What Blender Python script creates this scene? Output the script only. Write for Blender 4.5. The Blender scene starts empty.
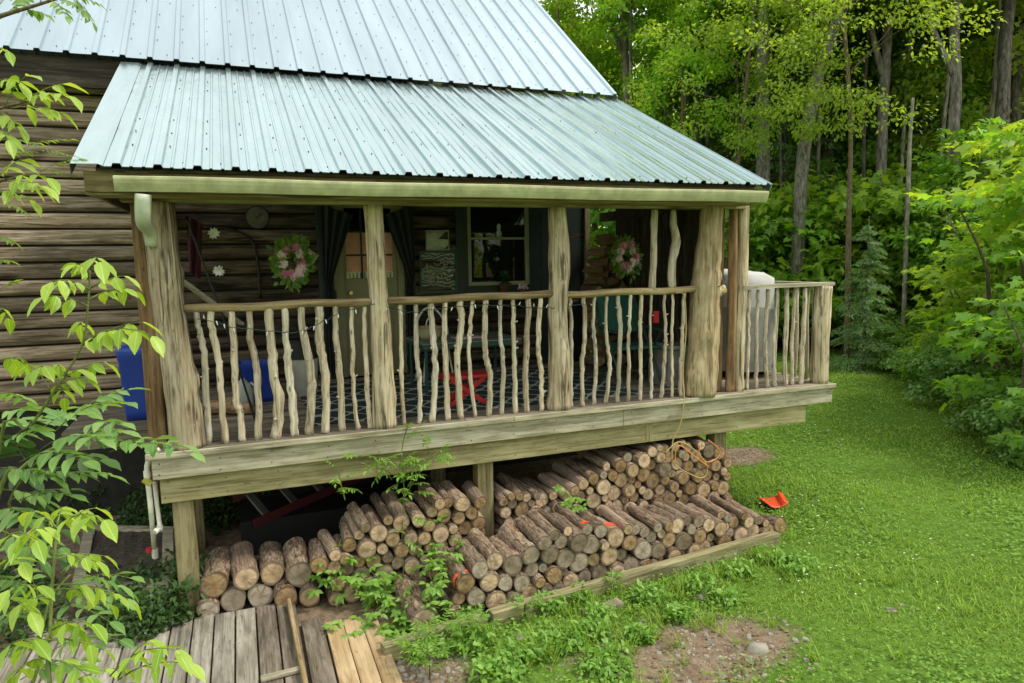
import bpy, bmesh, math, random
import numpy as np
from mathutils import Vector, Matrix
R = math.radians
rng = random.Random(7)
sc = bpy.context.scene
col = sc.collection

# ------------------------------------------------------------------ camera
CAM = np.array([0.41302614, -5.79766346, 1.38974762])
YAW, PITCH, ROLL, FPX = 0.37073472, 0.11696838, -0.01692173, 699.52735
fw = np.array([math.sin(YAW)*math.cos(PITCH), math.cos(YAW)*math.cos(PITCH), -math.sin(PITCH)])
r0 = np.array([math.cos(YAW), -math.sin(YAW), 0.0]); u0 = np.cross(r0, fw)
rt = math.cos(ROLL)*r0 + math.sin(ROLL)*u0; up = -math.sin(ROLL)*r0 + math.cos(ROLL)*u0
cd = bpy.data.cameras.new('camera'); cam = bpy.data.objects.new('camera', cd); col.objects.link(cam)
cam.matrix_world = Matrix(((rt[0], up[0], -fw[0], CAM[0]), (rt[1], up[1], -fw[1], CAM[1]), (rt[2], up[2], -fw[2], CAM[2]), (0, 0, 0, 1)))
cd.sensor_width = 36; cd.lens = FPX*36/1024; cd.clip_end = 2000; cd.clip_start = 0.05
sc.camera = cam
def ray(x, y): return fw + rt*(x-512)/FPX + up*(341.5-y)/FPX
def at(x, y, ax, val):                    # world point seen at photo position (x, y) on the plane axis = val
    d = ray(x, y); return Vector(CAM + d*((val-CAM[ax])/d[ax]))
def dep(x, y, d): return Vector(CAM + ray(x, y)*d)
GZ = -1.37

# ------------------------------------------------------------------ materials
def newmat(name):
    m = bpy.data.materials.new(name); m.use_nodes = True
    nt = m.node_tree; nt.nodes.clear()
    out = nt.nodes.new('ShaderNodeOutputMaterial'); b = nt.nodes.new('ShaderNodeBsdfPrincipled')
    nt.links.new(b.outputs[0], out.inputs[0])
    return m, nt, b, out
def N(nt, t, **kw):
    n = nt.nodes.new(t)
    for k, v in kw.items():
        if k.startswith('i_'): n.inputs[k[2:].replace('_', ' ')].default_value = v
        else: setattr(n, k, v)
    return n
def ramp(nt, fac, stops):
    n = nt.nodes.new('ShaderNodeValToRGB'); e = n.color_ramp.elements
    while len(e) < len(stops): e.new(0.5)
    for x, (p, c) in zip(e, stops): x.position = p; x.color = (*c, 1) if len(c) == 3 else c
    nt.links.new(fac, n.inputs[0]); return n.outputs[0]
def coords(nt, scale, kind='Object', rnd=True, rot=(0, 0, 0)):
    tc = N(nt, 'ShaderNodeTexCoord'); mp = N(nt, 'ShaderNodeMapping')
    mp.inputs['Scale'].default_value = scale; mp.inputs['Rotation'].default_value = rot
    nt.links.new(tc.outputs[kind], mp.inputs[0])
    if rnd:
        oi = N(nt, 'ShaderNodeObjectInfo'); ma = N(nt, 'ShaderNodeMath', operation='MULTIPLY'); ma.inputs[1].default_value = 37.0
        nt.links.new(oi.outputs['Random'], ma.inputs[0]); nt.links.new(ma.outputs[0], mp.inputs['Location'])
    return mp.outputs[0]
def noise(nt, vec, scale=1, detail=4, rough=0.6, dist=0):
    n = N(nt, 'ShaderNodeTexNoise'); n.inputs['Scale'].default_value = scale; n.inputs['Detail'].default_value = detail
    n.inputs['Roughness'].default_value = rough; n.inputs['Distortion'].default_value = dist
    nt.links.new(vec, n.inputs['Vector']); return n.outputs['Fac']
def mixc(nt, fac, a, b, mode='MIX'):
    n = N(nt, 'ShaderNodeMix', data_type='RGBA', blend_type=mode)
    for s, v in ((0, fac), (6, a), (7, b)):
        if isinstance(v, (int, float)): n.inputs[s].default_value = v
        elif isinstance(v, tuple): n.inputs[s].default_value = (*v, 1)
        else: nt.links.new(v, n.inputs[s])
    return n.outputs[2]
def bump(nt, b, h, strength=0.4, dist=0.01):
    n = N(nt, 'ShaderNodeBump'); n.inputs['Strength'].default_value = strength; n.inputs['Distance'].default_value = dist
    nt.links.new(h, n.inputs['Height']); nt.links.new(n.outputs[0], b.inputs['Normal'])

def wood(name, dark, mid, light, grain=(0, 0, 1), fine=60, rough=0.8, bmp=0.4, stain=0.5, stainc=None, crack=0.5, rnd=True, knots=False, island=.12, pits=.6, ks=1.0, aniso=.05):
    m, nt, b, out = newmat(name)
    g = [fine*(1-x)+fine*aniso*x for x in grain]
    v = coords(nt, tuple(g), rnd=rnd)
    n1 = noise(nt, v, 1, 5, 0.65, 0.4)
    c = ramp(nt, n1, [(0.36, dark), (0.5, mid), (0.64, light)])
    v2 = coords(nt, tuple(fine*.06*(1-x)+fine*.024*x for x in grain), rnd=rnd)
    n2 = noise(nt, v2, 1, 4, 0.6)
    sc_ = stainc or tuple(x*0.55 for x in dark)
    f2 = ramp(nt, n2, [(0.42, (0, 0, 0)), (0.7, (stain,)*3)])
    c = mixc(nt, f2, c, sc_)
    v3 = coords(nt, tuple(x*0.4 for x in g), rnd=rnd)
    n3 = noise(nt, v3, 1, 3, 0.5, 1.2)
    f3 = ramp(nt, n3, [(0.37, (crack,)*3), (0.45, (0, 0, 0))])
    c = mixc(nt, f3, c, tuple(x*0.3 for x in dark))
    v4 = coords(nt, tuple(52*(1-x)+11*x for x in grain), rnd=rnd)
    n4 = noise(nt, v4, 1, 3, 0.6, 0.3)
    c = mixc(nt, ramp(nt, n4, [(0.60, (0, 0, 0)), (0.70, (pits,)*3)]), c, tuple(x*0.38 for x in dark))
    v5 = coords(nt, tuple(11*(1-x)+2.2*x for x in grain), rnd=rnd); n5 = noise(nt, v5, 1, 3, .6)
    c = mixc(nt, ramp(nt, n5, [(0.5, (0, 0, 0)), (0.68, (.45,)*3)]), c, tuple(min(1, x*1.25+.05) for x in light))
    if knots:
        tc = coords(nt, tuple((3.2*(1-x)+1.1*x)*ks for x in grain), rnd=rnd)
        vo = N(nt, 'ShaderNodeTexVoronoi'); nt.links.new(tc, vo.inputs['Vector']); vo.inputs['Scale'].default_value = 1.0
        fk = ramp(nt, vo.outputs['Distance'], [(0.05, (0.9,)*3), (0.17, (0, 0, 0))])
        c = mixc(nt, fk, c, tuple(x*0.35 for x in dark))
    oi = N(nt, 'ShaderNodeObjectInfo'); hv = N(nt, 'ShaderNodeHueSaturation')
    mr = N(nt, 'ShaderNodeMapRange'); mr.inputs[3].default_value = 0.82; mr.inputs[4].default_value = 1.15
    nt.links.new(oi.outputs['Random'], mr.inputs[0]); nt.links.new(mr.outputs[0], hv.inputs['Value']); nt.links.new(c, hv.inputs['Color'])
    ge = N(nt, 'ShaderNodeNewGeometry'); isl = ramp(nt, ge.outputs['Random Per Island'], [(0, (1-island,)*3), (1, (1+island*.6, 1+island*.58, 1+island*.55))])
    fin = mixc(nt, 1.0, hv.outputs[0], isl, 'MULTIPLY')
    nt.links.new(fin, b.inputs['Base Color'])
    b.inputs['Roughness'].default_value = rough; b.inputs['Specular IOR Level'].default_value = 0.25
    h = N(nt, 'ShaderNodeMath', operation='SUBTRACT'); nt.links.new(n1, h.inputs[0]); nt.links.new(f3, h.inputs[1])
    bump(nt, b, h.outputs[0], bmp, 0.01)
    return m
Z, X, Y = (0, 0, 1), (1, 0, 0), (0, 1, 0)
M = {}
M['peeled'] = wood('peeled_log', (.24, .18, .11), (.48, .385, .25), (.64, .55, .40), Z, 45, stain=.5, stainc=(.25, .20, .115), crack=.85, bmp=.8, knots=True, ks=2.2)
M['peeled_tan'] = wood('peeled_log_tan', (.28, .20, .105), (.49, .37, .21), (.62, .51, .33), Z, 40, stain=.35, stainc=(.22, .17, .08), crack=.5, bmp=.6, knots=True, ks=2.2)
M['stick'] = wood('stick_wood', (.33, .26, .17), (.57, .48, .345), (.70, .62, .48), Z, 55, stain=.4, stainc=(.26, .17, .09), crack=.4, bmp=.5, knots=True, ks=4.5, island=0)
M['stick_grey'] = wood('stick_grey_wood', (.33, .285, .21), (.54, .48, .37), (.68, .62, .50), Z, 55, stain=.4, stainc=(.24, .20, .12), crack=.45, bmp=.5, knots=True, ks=4.5, island=0)
M['rail'] = wood('rail_wood', (.20, .14, .065), (.34, .25, .125), (.45, .35, .19), X, 50, stain=.5, crack=.35)
M['treated'] = wood('treated_board', (.22, .185, .085), (.34, .30, .145), (.43, .38, .21), X, 42, stain=.55, stainc=(.16, .15, .07), crack=.35, knots=True)
M['weathered'] = wood('weathered_board', (.25, .22, .15), (.38, .345, .24), (.48, .445, .33), X, 42, stain=.5, stainc=(.19, .165, .10), crack=.35, knots=True)
M['treated_v'] = wood('treated_post', (.17, .14, .065), (.29, .24, .115), (.38, .33, .175), Z, 40, stain=.5, crack=.4, knots=True)
M['brown_post'] = wood('brown_post', (.11, .062, .028), (.22, .13, .062), (.31, .20, .10), Z, 40, stain=.5, crack=.4)
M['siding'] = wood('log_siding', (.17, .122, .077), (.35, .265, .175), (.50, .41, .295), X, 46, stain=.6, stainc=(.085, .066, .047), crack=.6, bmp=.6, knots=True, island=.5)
M['siding_shade'] = wood('shade_darkened_siding', (.04, .028, .018), (.10, .072, .046), (.17, .125, .08), X, 42, stain=.9, stainc=(.025, .02, .015), crack=.8, bmp=.9, knots=True, island=.45)  # log siding again, with the porch shade put into its colour
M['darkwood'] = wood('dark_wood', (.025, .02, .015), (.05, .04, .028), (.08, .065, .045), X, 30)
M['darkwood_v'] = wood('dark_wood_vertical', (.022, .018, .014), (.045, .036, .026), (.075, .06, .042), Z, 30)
M['deck_x'] = wood('floor_board', (.12, .10, .07), (.21, .18, .13), (.30, .26, .195), X, 40, stain=.5, island=.3)
M['walk'] = wood('grey_walk_board', (.17, .155, .12), (.30, .28, .225), (.42, .40, .33), Y, 40, stain=.6, stainc=(.12, .10, .07), crack=.4, island=.25)
M['walk_dark'] = wood('brown_walk_board', (.10, .08, .06), (.18, .15, .11), (.27, .23, .175), Y, 40, stain=.6, crack=.4)
M['newboard'] = wood('new_board', (.33, .22, .105), (.43, .31, .165), (.51, .385, .225), Y, 30, stain=.25, stainc=(.3, .2, .1), crack=.15)
M['timber'] = wood('edging_timber', (.17, .15, .07), (.28, .25, .125), (.36, .33, .18), X, 35, stain=.5, crack=.5)
M['soffit'] = wood('fascia_board', (.16, .12, .055), (.28, .22, .11), (.36, .29, .155), X, 35, stain=.6)

def bark(name, dark, mid, light, sc_=(7, 2.2, 7), lichen=0.25, bmp=0.9):
    m, nt, b, out = newmat(name)
    v = coords(nt, sc_); n1 = noise(nt, v, 1, 6, 0.7, 0.6)
    c = ramp(nt, n1, [(0.38, dark), (0.5, mid), (0.63, light)])
    v2 = coords(nt, tuple(x*0.25 for x in sc_)); n2 = noise(nt, v2, 1, 4, 0.6)
    c = mixc(nt, ramp(nt, n2, [(0.5, (0, 0, 0)), (0.72, (lichen,)*3)]), c, (.33, .31, .25))
    oi = N(nt, 'ShaderNodeObjectInfo'); hv = N(nt, 'ShaderNodeHueSaturation')
    mr = N(nt, 'ShaderNodeMapRange'); mr.inputs[3].default_value = 0.6; mr.inputs[4].default_value = 1.35
    nt.links.new(oi.outputs['Random'], mr.inputs[0]); nt.links.new(mr.outputs[0], hv.inputs['Value']); nt.links.new(c, hv.inputs['Color'])
    nt.links.new(hv.outputs[0], b.inputs['Base Color'])
    b.inputs['Roughness'].default_value = 0.9; b.inputs['Specular IOR Level'].default_value = 0.15
    bump(nt, b, n1, bmp, 0.02); return m
M['bark'] = bark('log_bark', (.075, .048, .032), (.215, .15, .10), (.40, .31, .225), (4.5, 6, 4.5))
M['bark_strip'] = bark('peeled_bark', (.17, .11, .075), (.33, .235, .165), (.48, .385, .29), (5, 3, 5), .4, .5)
M['tree_bark'] = bark('tree_bark', (.06, .054, .043), (.145, .132, .108), (.26, .24, .20), (14, 14, 3), .3)
M['tree_bark_pale'] = bark('tree_bark_pale', (.085, .08, .06), (.19, .18, .145), (.31, .30, .25), (14, 14, 4), .4)
M['twig'] = bark('twig_bark', (.06, .045, .03), (.13, .10, .06), (.20, .17, .10), (40, 40, 8), .2)
M['green_twig'] = bark('green_twig_bark', (.10, .13, .03), (.17, .21, .06), (.24, .28, .09), (40, 40, 8), .1)

def cutend(name, c0, c1, c2, rim):
    m, nt, b, out = newmat(name)
    tc = N(nt, 'ShaderNodeTexCoord'); sp = N(nt, 'ShaderNodeSeparateXYZ'); nt.links.new(tc.outputs['Object'], sp.inputs[0])
    cb = N(nt, 'ShaderNodeCombineXYZ'); nt.links.new(sp.outputs[0], cb.inputs[0]); nt.links.new(sp.outputs[2], cb.inputs[1])
    vl = N(nt, 'ShaderNodeVectorMath', operation='LENGTH'); nt.links.new(cb.outputs[0], vl.inputs[0])
    v = coords(nt, (2.2, 2.2, 2.2)); n1 = noise(nt, v, 1, 5, 0.65)
    ad = N(nt, 'ShaderNodeMath', operation='MULTIPLY_ADD'); nt.links.new(n1, ad.inputs[0]); ad.inputs[1].default_value = 0.25; nt.links.new(vl.outputs['Value'], ad.inputs[2])
    sn = N(nt, 'ShaderNodeMath', operation='MULTIPLY'); nt.links.new(ad.outputs[0], sn.inputs[0]); sn.inputs[1].default_value = 46
    si = N(nt, 'ShaderNodeMath', operation='SINE'); nt.links.new(sn.outputs[0], si.inputs[0])
    c = ramp(nt, vl.outputs['Value'], [(0.0, c0), (0.3, c1), (0.78, c2), (0.9, rim)])
    rg = ramp(nt, si.outputs[0], [(0.0, (.78,)*3), (1.0, (1.06,)*3)])
    c = mixc(nt, 0.8, c, rg, 'MULTIPLY')
    an = N(nt, 'ShaderNodeMath', operation='ARCTAN2'); nt.links.new(sp.outputs[2], an.inputs[0]); nt.links.new(sp.outputs[0], an.inputs[1])
    cb2 = N(nt, 'ShaderNodeCombineXYZ'); nt.links.new(an.outputs[0], cb2.inputs[0]); oi0 = N(nt, 'ShaderNodeObjectInfo'); m0 = N(nt, 'ShaderNodeMath', operation='MULTIPLY'); m0.inputs[1].default_value = 91; nt.links.new(oi0.outputs['Random'], m0.inputs[0]); nt.links.new(m0.outputs[0], cb2.inputs[1])
    n3 = noise(nt, cb2.outputs[0], 3.5, 3, .6)
    c = mixc(nt, ramp(nt, n3, [(0.60, (0, 0, 0)), (0.66, (.6,)*3)]), c, (.09, .06, .038))
    n2 = noise(nt, coords(nt, (1.3, 1.3, 1.3)), 1, 4, 0.6)
    c = mixc(nt, ramp(nt, n2, [(0.45, (0, 0, 0)), (0.68, (.75,)*3)]), c, (.17, .12, .075))
    oi = N(nt, 'ShaderNodeObjectInfo'); hv = N(nt, 'ShaderNodeHueSaturation')
    mr = N(nt, 'ShaderNodeMapRange'); mr.inputs[3].default_value = 0.55; mr.inputs[4].default_value = 1.25
    ms = N(nt, 'ShaderNodeMapRange'); ms.inputs[3].default_value = 1.1; ms.inputs[4].default_value = 0.8
    nt.links.new(oi.outputs['Random'], mr.inputs[0]); nt.links.new(mr.outputs[0], hv.inputs['Value']); nt.links.new(c, hv.inputs['Color'])
    nt.links.new(oi.outputs['Random'], ms.inputs[0]); nt.links.new(ms.outputs[0], hv.inputs['Saturation'])
    nt.links.new(hv.outputs[0], b.inputs['Base Color']); b.inputs['Roughness'].default_value = 0.9; b.inputs['Specular IOR Level'].default_value = .15
    bump(nt, b, n1, 0.35, 0.01); return m
M['cut'] = cutend('cut_wood', (.36, .21, .10), (.54, .355, .185), (.60, .42, .235), (.24, .15, .085))
M['cut_grey'] = cutend('cut_wood_grey', (.26, .20, .135), (.36, .285, .20), (.42, .34, .245), (.20, .155, .11))
M['split'] = wood('split_wood', (.20, .11, .055), (.34, .21, .11), (.45, .31, .18), Y, 30, stain=.5)

def plain(name, c, rough=0.5, metal=0.0, var=0.12, spec=0.5, scale=8, bmp=0.05):
    m, nt, b, out = newmat(name)
    n1 = noise(nt, coords(nt, (scale,)*3), 1, 4, 0.6)
    cc = ramp(nt, n1, [(0.3, tuple(x*(1-var) for x in c)), (0.7, tuple(min(1, x*(1+var)) for x in c))])
    nt.links.new(cc, b.inputs['Base Color']); b.inputs['Roughness'].default_value = rough; b.inputs['Metallic'].default_value = metal
    b.inputs['Specular IOR Level'].default_value = spec
    if bmp: bump(nt, b, n1, bmp, 0.01)
    return m
def roofmetal(name, c, rough):
    m, nt, b, out = newmat(name)
    v = coords(nt, (3.0, .35, .35), rnd=False); n1 = noise(nt, v, 1, 4, .6)
    cc = ramp(nt, n1, [(.3, tuple(x*.86 for x in c)), (.7, tuple(min(1, x*1.06) for x in c))])
    n3 = noise(nt, coords(nt, (14, 2.5, 2.5), rnd=False), 1, 5, .7)
    cc = mixc(nt, ramp(nt, n3, [(.56, (0, 0, 0)), (.75, (.14,)*3)]), cc, tuple(x*.6 for x in c))
    nt.links.new(cc, b.inputs['Base Color']); b.inputs['Metallic'].default_value = 0.85
    rr = ramp(nt, n3, [(.3, (rough,)*3), (.7, (rough+.14,)*3)]); nt.links.new(rr, b.inputs['Roughness'])
    n2 = noise(nt, coords(nt, (1.6, 2.2, 2.2), rnd=False), 1, 2, .5)
    bump(nt, b, n2, 0.12, 0.02); return m
M['roof'] = roofmetal('metal_roofing', (.43, .55, .55), .18)
M['roof_up'] = roofmetal('metal_roofing_upper', (.43, .52, .56), .31)
M['screw'] = plain('screw_head', (.05, .055, .06), .5)
M['gutter'] = plain('gutter_paint', (.44, .45, .25), .45, var=.25, scale=9)
M['downspout'] = plain('downspout_paint', (.45, .50, .36), .5, var=.2, scale=6)
M['darkgreen'] = plain('dark_green_paint', (.012, .022, .018), .5)
M['door'] = plain('door_paint', (.26, .235, .125), .5, scale=3)
M['sash'] = plain('sash_paint', (.34, .34, .21), .5)
M['brass'] = plain('brass', (.6, .45, .18), .3, 1)
M['pink'] = plain('pink_reflection', (.85, .42, .32), .9)
M['fence_reflection'] = plain('pale_fence_reflection', (.8, .78, .72), .9)
M['net'] = plain('dark_net', (.02, .022, .022), .9)
M['blue'] = plain('blue_plastic', (.018, .055, .36), .42, var=.1)
M['white'] = plain('white_plastic', (.74, .72, .64), .5, var=.12)
M['pipe'] = plain('pvc_pipe', (.78, .77, .66), .45, var=.25)
M['jug'] = plain('jug_plastic', (.42, .45, .40), .4)
M['red'] = plain('red_paint', (.50, .02, .025), .45)
M['ladder_red'] = plain('ladder_red', (.07, .006, .009), .5)
M['alu'] = plain('aluminium', (.55, .56, .56), .35, .9)
M['tablegreen'] = plain('green_metal', (.015, .07, .055), .5)
M['tabletop'] = plain('table_top', (.13, .17, .14), .35)
M['chairgreen'] = plain('green_canvas', (.012, .09, .065), .8)
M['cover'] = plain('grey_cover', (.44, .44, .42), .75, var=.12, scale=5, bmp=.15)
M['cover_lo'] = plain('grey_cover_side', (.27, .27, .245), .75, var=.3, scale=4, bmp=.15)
M['orange'] = plain('orange_plastic', (.86, .085, .03), .45, var=.12, scale=20)
M['ribbon'] = plain('orange_ribbon', (.9, .09, .03), .5)
M['cord'] = plain('cord', (.42, .33, .12), .6)
M['cord_orange'] = plain('cord_orange', (.62, .25, .07), .6)
M['wire'] = plain('green_wire', (.02, .05, .035), .5)
M['bulb'] = plain('clear_bulb', (.75, .75, .72), .2)
M['maroon'] = plain('maroon_cloth', (.06, .008, .018), .9)
M['petal_pink'] = plain('pink_petal', (.62, .20, .33), .8, var=.3)
M['petal_pale'] = plain('pale_petal', (.72, .52, .55), .8, var=.25)
M['petal_white'] = plain('white_petal', (.8, .8, .74), .8)
M['basket'] = plain('basket', (.40, .36, .22), .8)
M['sign'] = plain('sign_paint', (.22, .24, .13), .7, scale=20)
M['sign2'] = plain('sign_paint_pale', (.34, .33, .20), .7, var=.5, scale=30)
M['dialface'] = plain('dial_face', (.10, .09, .06), .5, var=.4, scale=14)
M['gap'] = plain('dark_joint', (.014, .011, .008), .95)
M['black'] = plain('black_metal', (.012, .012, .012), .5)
M['terracotta'] = plain('clay_pot', (.09, .05, .035), .8)
M['stone'] = plain('stone', (.24, .22, .185), .9, var=.4, scale=9, bmp=.5)
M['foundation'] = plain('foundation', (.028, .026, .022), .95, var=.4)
M['yellow'] = plain('yellow_collar', (.45, .42, .08), .5)
def glass(name, c, rough=.02):
    m, nt, b, out = newmat(name)
    n1 = noise(nt, coords(nt, (.8, .8, .8)), 1, 3, .5)
    nt.links.new(ramp(nt, n1, [(.3, c), (.8, tuple(x*1.5 for x in c))]), b.inputs['Base Color'])
    b.inputs['Roughness'].default_value = rough; b.inputs['Specular IOR Level'].default_value = .45
    bump(nt, b, n1, .02, .01)
    return m
M['glass'] = glass('window_glass', (.01, .012, .011))
m, nt, b, out = newmat('clear_glass'); M['clear'] = m
tr = N(nt, 'ShaderNodeBsdfTransparent'); gl = N(nt, 'ShaderNodeBsdfGlossy'); gl.inputs['Roughness'].default_value = .02
mx = N(nt, 'ShaderNodeMixShader'); mx.inputs[0].default_value = .08
nt.links.new(tr.outputs[0], mx.inputs[1]); nt.links.new(gl.outputs[0], mx.inputs[2]); nt.links.new(mx.outputs[0], out.inputs[0])
# picture by the window, reflected green trees painted into its colour
m, nt, b, out = newmat('painted_reflection_glass'); M['picreflection'] = m
n1 = noise(nt, coords(nt, (5, 5, 9)), 1, 4, .6)
nt.links.new(ramp(nt, n1, [(.35, (.10, .16, .03)), (.6, (.28, .36, .08))]), b.inputs['Base Color']); b.inputs['Roughness'].default_value = .15

# rug: dark green with a pale lattice of ogees
m, nt, b, out = newmat('lattice_rug'); M['rug'] = m
tc = N(nt, 'ShaderNodeTexCoord'); sp = N(nt, 'ShaderNodeSeparateXYZ'); nt.links.new(tc.outputs['Object'], sp.inputs[0])
def msin(o, k, ph=0):
    a = N(nt, 'ShaderNodeMath', operation='MULTIPLY_ADD'); nt.links.new(o, a.inputs[0]); a.inputs[1].default_value = k; a.inputs[2].default_value = ph
    s = N(nt, 'ShaderNodeMath', operation='SINE'); nt.links.new(a.outputs[0], s.inputs[0]); return s.outputs[0]
a = N(nt, 'ShaderNodeMath', operation='ADD'); nt.links.new(msin(sp.outputs[0], 20), a.inputs[0]); nt.links.new(msin(sp.outputs[1], 17), a.inputs[1])
ab = N(nt, 'ShaderNodeMath', operation='ABSOLUTE'); nt.links.new(a.outputs[0], ab.inputs[0])
nt.links.new(ramp(nt, ab.outputs[0], [(.24, (.42, .44, .38)), (.30, (.014, .035, .028))]), b.inputs['Base Color']); b.inputs['Roughness'].default_value = .95
# scrolled metal picture
m, nt, b, out = newmat('scroll_art'); M['scroll'] = m
w = N(nt, 'ShaderNodeTexWave', wave_type='RINGS'); w.inputs['Scale'].default_value = 5; w.inputs['Distortion'].default_value = 9; w.inputs['Detail'].default_value = 1.0; w.inputs['Detail Scale'].default_value = .9
nt.links.new(coords(nt, (2.2, 2.2, 2.2)), w.inputs['Vector'])
nt.links.new(ramp(nt, w.outputs['Fac'], [(.45, (.012, .018, .012)), (.7, (.06, .09, .045)), (.86, (.30, .36, .24))]), b.inputs['Base Color']); b.inputs['Roughness'].default_value = .3

def leafmat(name, dark, light, trans, trfac=0.45, rough=0.5, hue=0.02, veins=False):
    m, nt, b, out = newmat(name)
    ge = N(nt, 'ShaderNodeNewGeometry'); oi = N(nt, 'ShaderNodeObjectInfo')
    n1 = noise(nt, coords(nt, (.9, .9, .9)), 1, 3, .6)
    av = N(nt, 'ShaderNodeMath', operation='MULTIPLY_ADD'); nt.links.new(ge.outputs['Random Per Island'], av.inputs[0]); av.inputs[1].default_value = .55; 
    s2 = N(nt, 'ShaderNodeMath', operation='MULTIPLY'); nt.links.new(n1, s2.inputs[0]); s2.inputs[1].default_value = .55; nt.links.new(s2.outputs[0], av.inputs[2])
    c = ramp(nt, av.outputs[0], [(.2, dark), (.8, light)])
    if veins:
        tcu = N(nt, 'ShaderNodeTexCoord'); su = N(nt, 'ShaderNodeSeparateXYZ'); nt.links.new(tcu.outputs['UV'], su.inputs[0])
        d_ = N(nt, 'ShaderNodeMath', operation='SUBTRACT'); nt.links.new(su.outputs[1], d_.inputs[0]); d_.inputs[1].default_value = .5
        ab_ = N(nt, 'ShaderNodeMath', operation='ABSOLUTE'); nt.links.new(d_.outputs[0], ab_.inputs[0])
        mid_ = ramp(nt, ab_.outputs[0], [(.018, (.55,)*3), (.05, (0, 0, 0))])
        k_ = N(nt, 'ShaderNodeMath', operation='MULTIPLY_ADD'); nt.links.new(ab_.outputs[0], k_.inputs[0]); k_.inputs[1].default_value = -.8; nt.links.new(su.outputs[0], k_.inputs[2])
        k2_ = N(nt, 'ShaderNodeMath', operation='MULTIPLY'); nt.links.new(k_.outputs[0], k2_.inputs[0]); k2_.inputs[1].default_value = 48
        sn_ = N(nt, 'ShaderNodeMath', operation='SINE'); nt.links.new(k2_.outputs[0], sn_.inputs[0])
        sv_ = ramp(nt, sn_.outputs[0], [(.55, (0, 0, 0)), (1, (.14,)*3)])
        c = mixc(nt, sv_, c, tuple(x*.5 for x in dark)); c = mixc(nt, mid_, c, tuple(min(1, x*1.25+.05) for x in light))
        nb_ = noise(nt, coords(nt, (38, 38, 38)), 1, 3, .6); c = mixc(nt, ramp(nt, nb_, [(.60, (0, 0, 0)), (.74, (.55,)*3)]), c, (.22, .20, .03))
    hv = N(nt, 'ShaderNodeHueSaturation'); mr = N(nt, 'ShaderNodeMapRange'); mr.inputs[3].default_value = .5-hue; mr.inputs[4].default_value = .5+hue
    nt.links.new(oi.outputs['Random'], mr.inputs[0]); nt.links.new(mr.outputs[0], hv.inputs['Hue']); nt.links.new(c, hv.inputs['Color'])
    nt.links.new(hv.outputs[0], b.inputs['Base Color']); b.inputs['Roughness'].default_value = rough; b.inputs['Specular IOR Level'].default_value = .35
    t = N(nt, 'ShaderNodeBsdfTranslucent')
    tcol = mixc(nt, 1.0, hv.outputs[0], trans, 'MULTIPLY'); nt.links.new(tcol, t.inputs[0])
    mx = N(nt, 'ShaderNodeMixShader'); mx.inputs[0].default_value = trfac
    nt.links.new(b.outputs[0], mx.inputs[1]); nt.links.new(t.outputs[0], mx.inputs[2]); nt.links.new(mx.outputs[0], out.inputs[0])
    return m
TR = (2.6, 2.3, .9)
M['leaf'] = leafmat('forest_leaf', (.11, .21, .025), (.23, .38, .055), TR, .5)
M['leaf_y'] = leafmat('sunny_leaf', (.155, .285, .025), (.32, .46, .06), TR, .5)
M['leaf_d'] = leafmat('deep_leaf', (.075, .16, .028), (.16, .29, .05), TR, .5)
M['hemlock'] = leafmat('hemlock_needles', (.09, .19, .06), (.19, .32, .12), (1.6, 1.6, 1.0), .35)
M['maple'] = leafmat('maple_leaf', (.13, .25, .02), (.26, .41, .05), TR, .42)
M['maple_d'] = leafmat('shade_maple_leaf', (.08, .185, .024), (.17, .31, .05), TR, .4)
M['lime'] = leafmat('lime_leaf', (.19, .34, .03), (.40, .55, .09), (1.7, 1.5, .6), .4, .4, 0, True)
M['midleaf'] = leafmat('mid_leaf', (.09, .21, .05), (.22, .37, .10), (1.7, 1.6, .8), .35, .35, 0, True)
M['vine'] = leafmat('vine_leaf', (.12, .27, .03), (.25, .43, .08), (1.7, 1.6, .7), .35, .4, 0)
M['ivy'] = leafmat('ivy_leaf', (.02, .055, .012), (.06, .125, .025), (1.5, 1.5, .8), .25, .5, 0)
M['wreath_leaf'] = leafmat('wreath_leaf', (.08, .17, .02), (.20, .33, .05), (1.5, 1.5, .8), .3, .5, 0)
M['grass'] = leafmat('grass_blade', (.12, .22, .023), (.30, .445, .058), (1.6, 1.5, .7), .35, .8, 0)
M['clover'] = leafmat('clover_leaf', (.10, .22, .03), (.22, .38, .06), (1.6, 1.5, .7), .3, .85, 0)

# ground
m, nt, b, out = newmat('yard_ground'); M['ground'] = m
at_ = N(nt, 'ShaderNodeAttribute', attribute_name='dirt')
v1 = coords(nt, (1, 1, 1), rnd=False)
nA = noise(nt, v1, 2.2, 6, .7); nB = noise(nt, v1, 14, 6, .75); nC = noise(nt, v1, .35, 3, .5); nD = noise(nt, v1, 60, 4, .7)
g = ramp(nt, nB, [(.3, (.05, .10, .014)), (.55, (.105, .195, .026)), (.75, (.17, .28, .045))])
g = mixc(nt, ramp(nt, nC, [(.4, (0, 0, 0)), (.65, (.6,)*3)]), g, (.085, .15, .018))
d = ramp(nt, nB, [(.3, (.09, .062, .04)), (.5, (.20, .145, .095)), (.7, (.31, .24, .165))])
d = mixc(nt, ramp(nt, nD, [(.55, (0, 0, 0)), (.7, (.6,)*3)]), d, (.30, .26, .21))
ms = N(nt, 'ShaderNodeMath', operation='MULTIPLY_ADD'); nt.links.new(nA, ms.inputs[0]); ms.inputs[1].default_value = .9
ms.inputs[2].default_value = -.45
ad = N(nt, 'ShaderNodeMath', operation='ADD'); nt.links.new(ms.outputs[0], ad.inputs[0]); nt.links.new(at_.outputs['Fac'], ad.inputs[1])
mk = ramp(nt, ad.outputs[0], [(.38, (0, 0, 0)), (.6, (1, 1, 1))])
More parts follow.
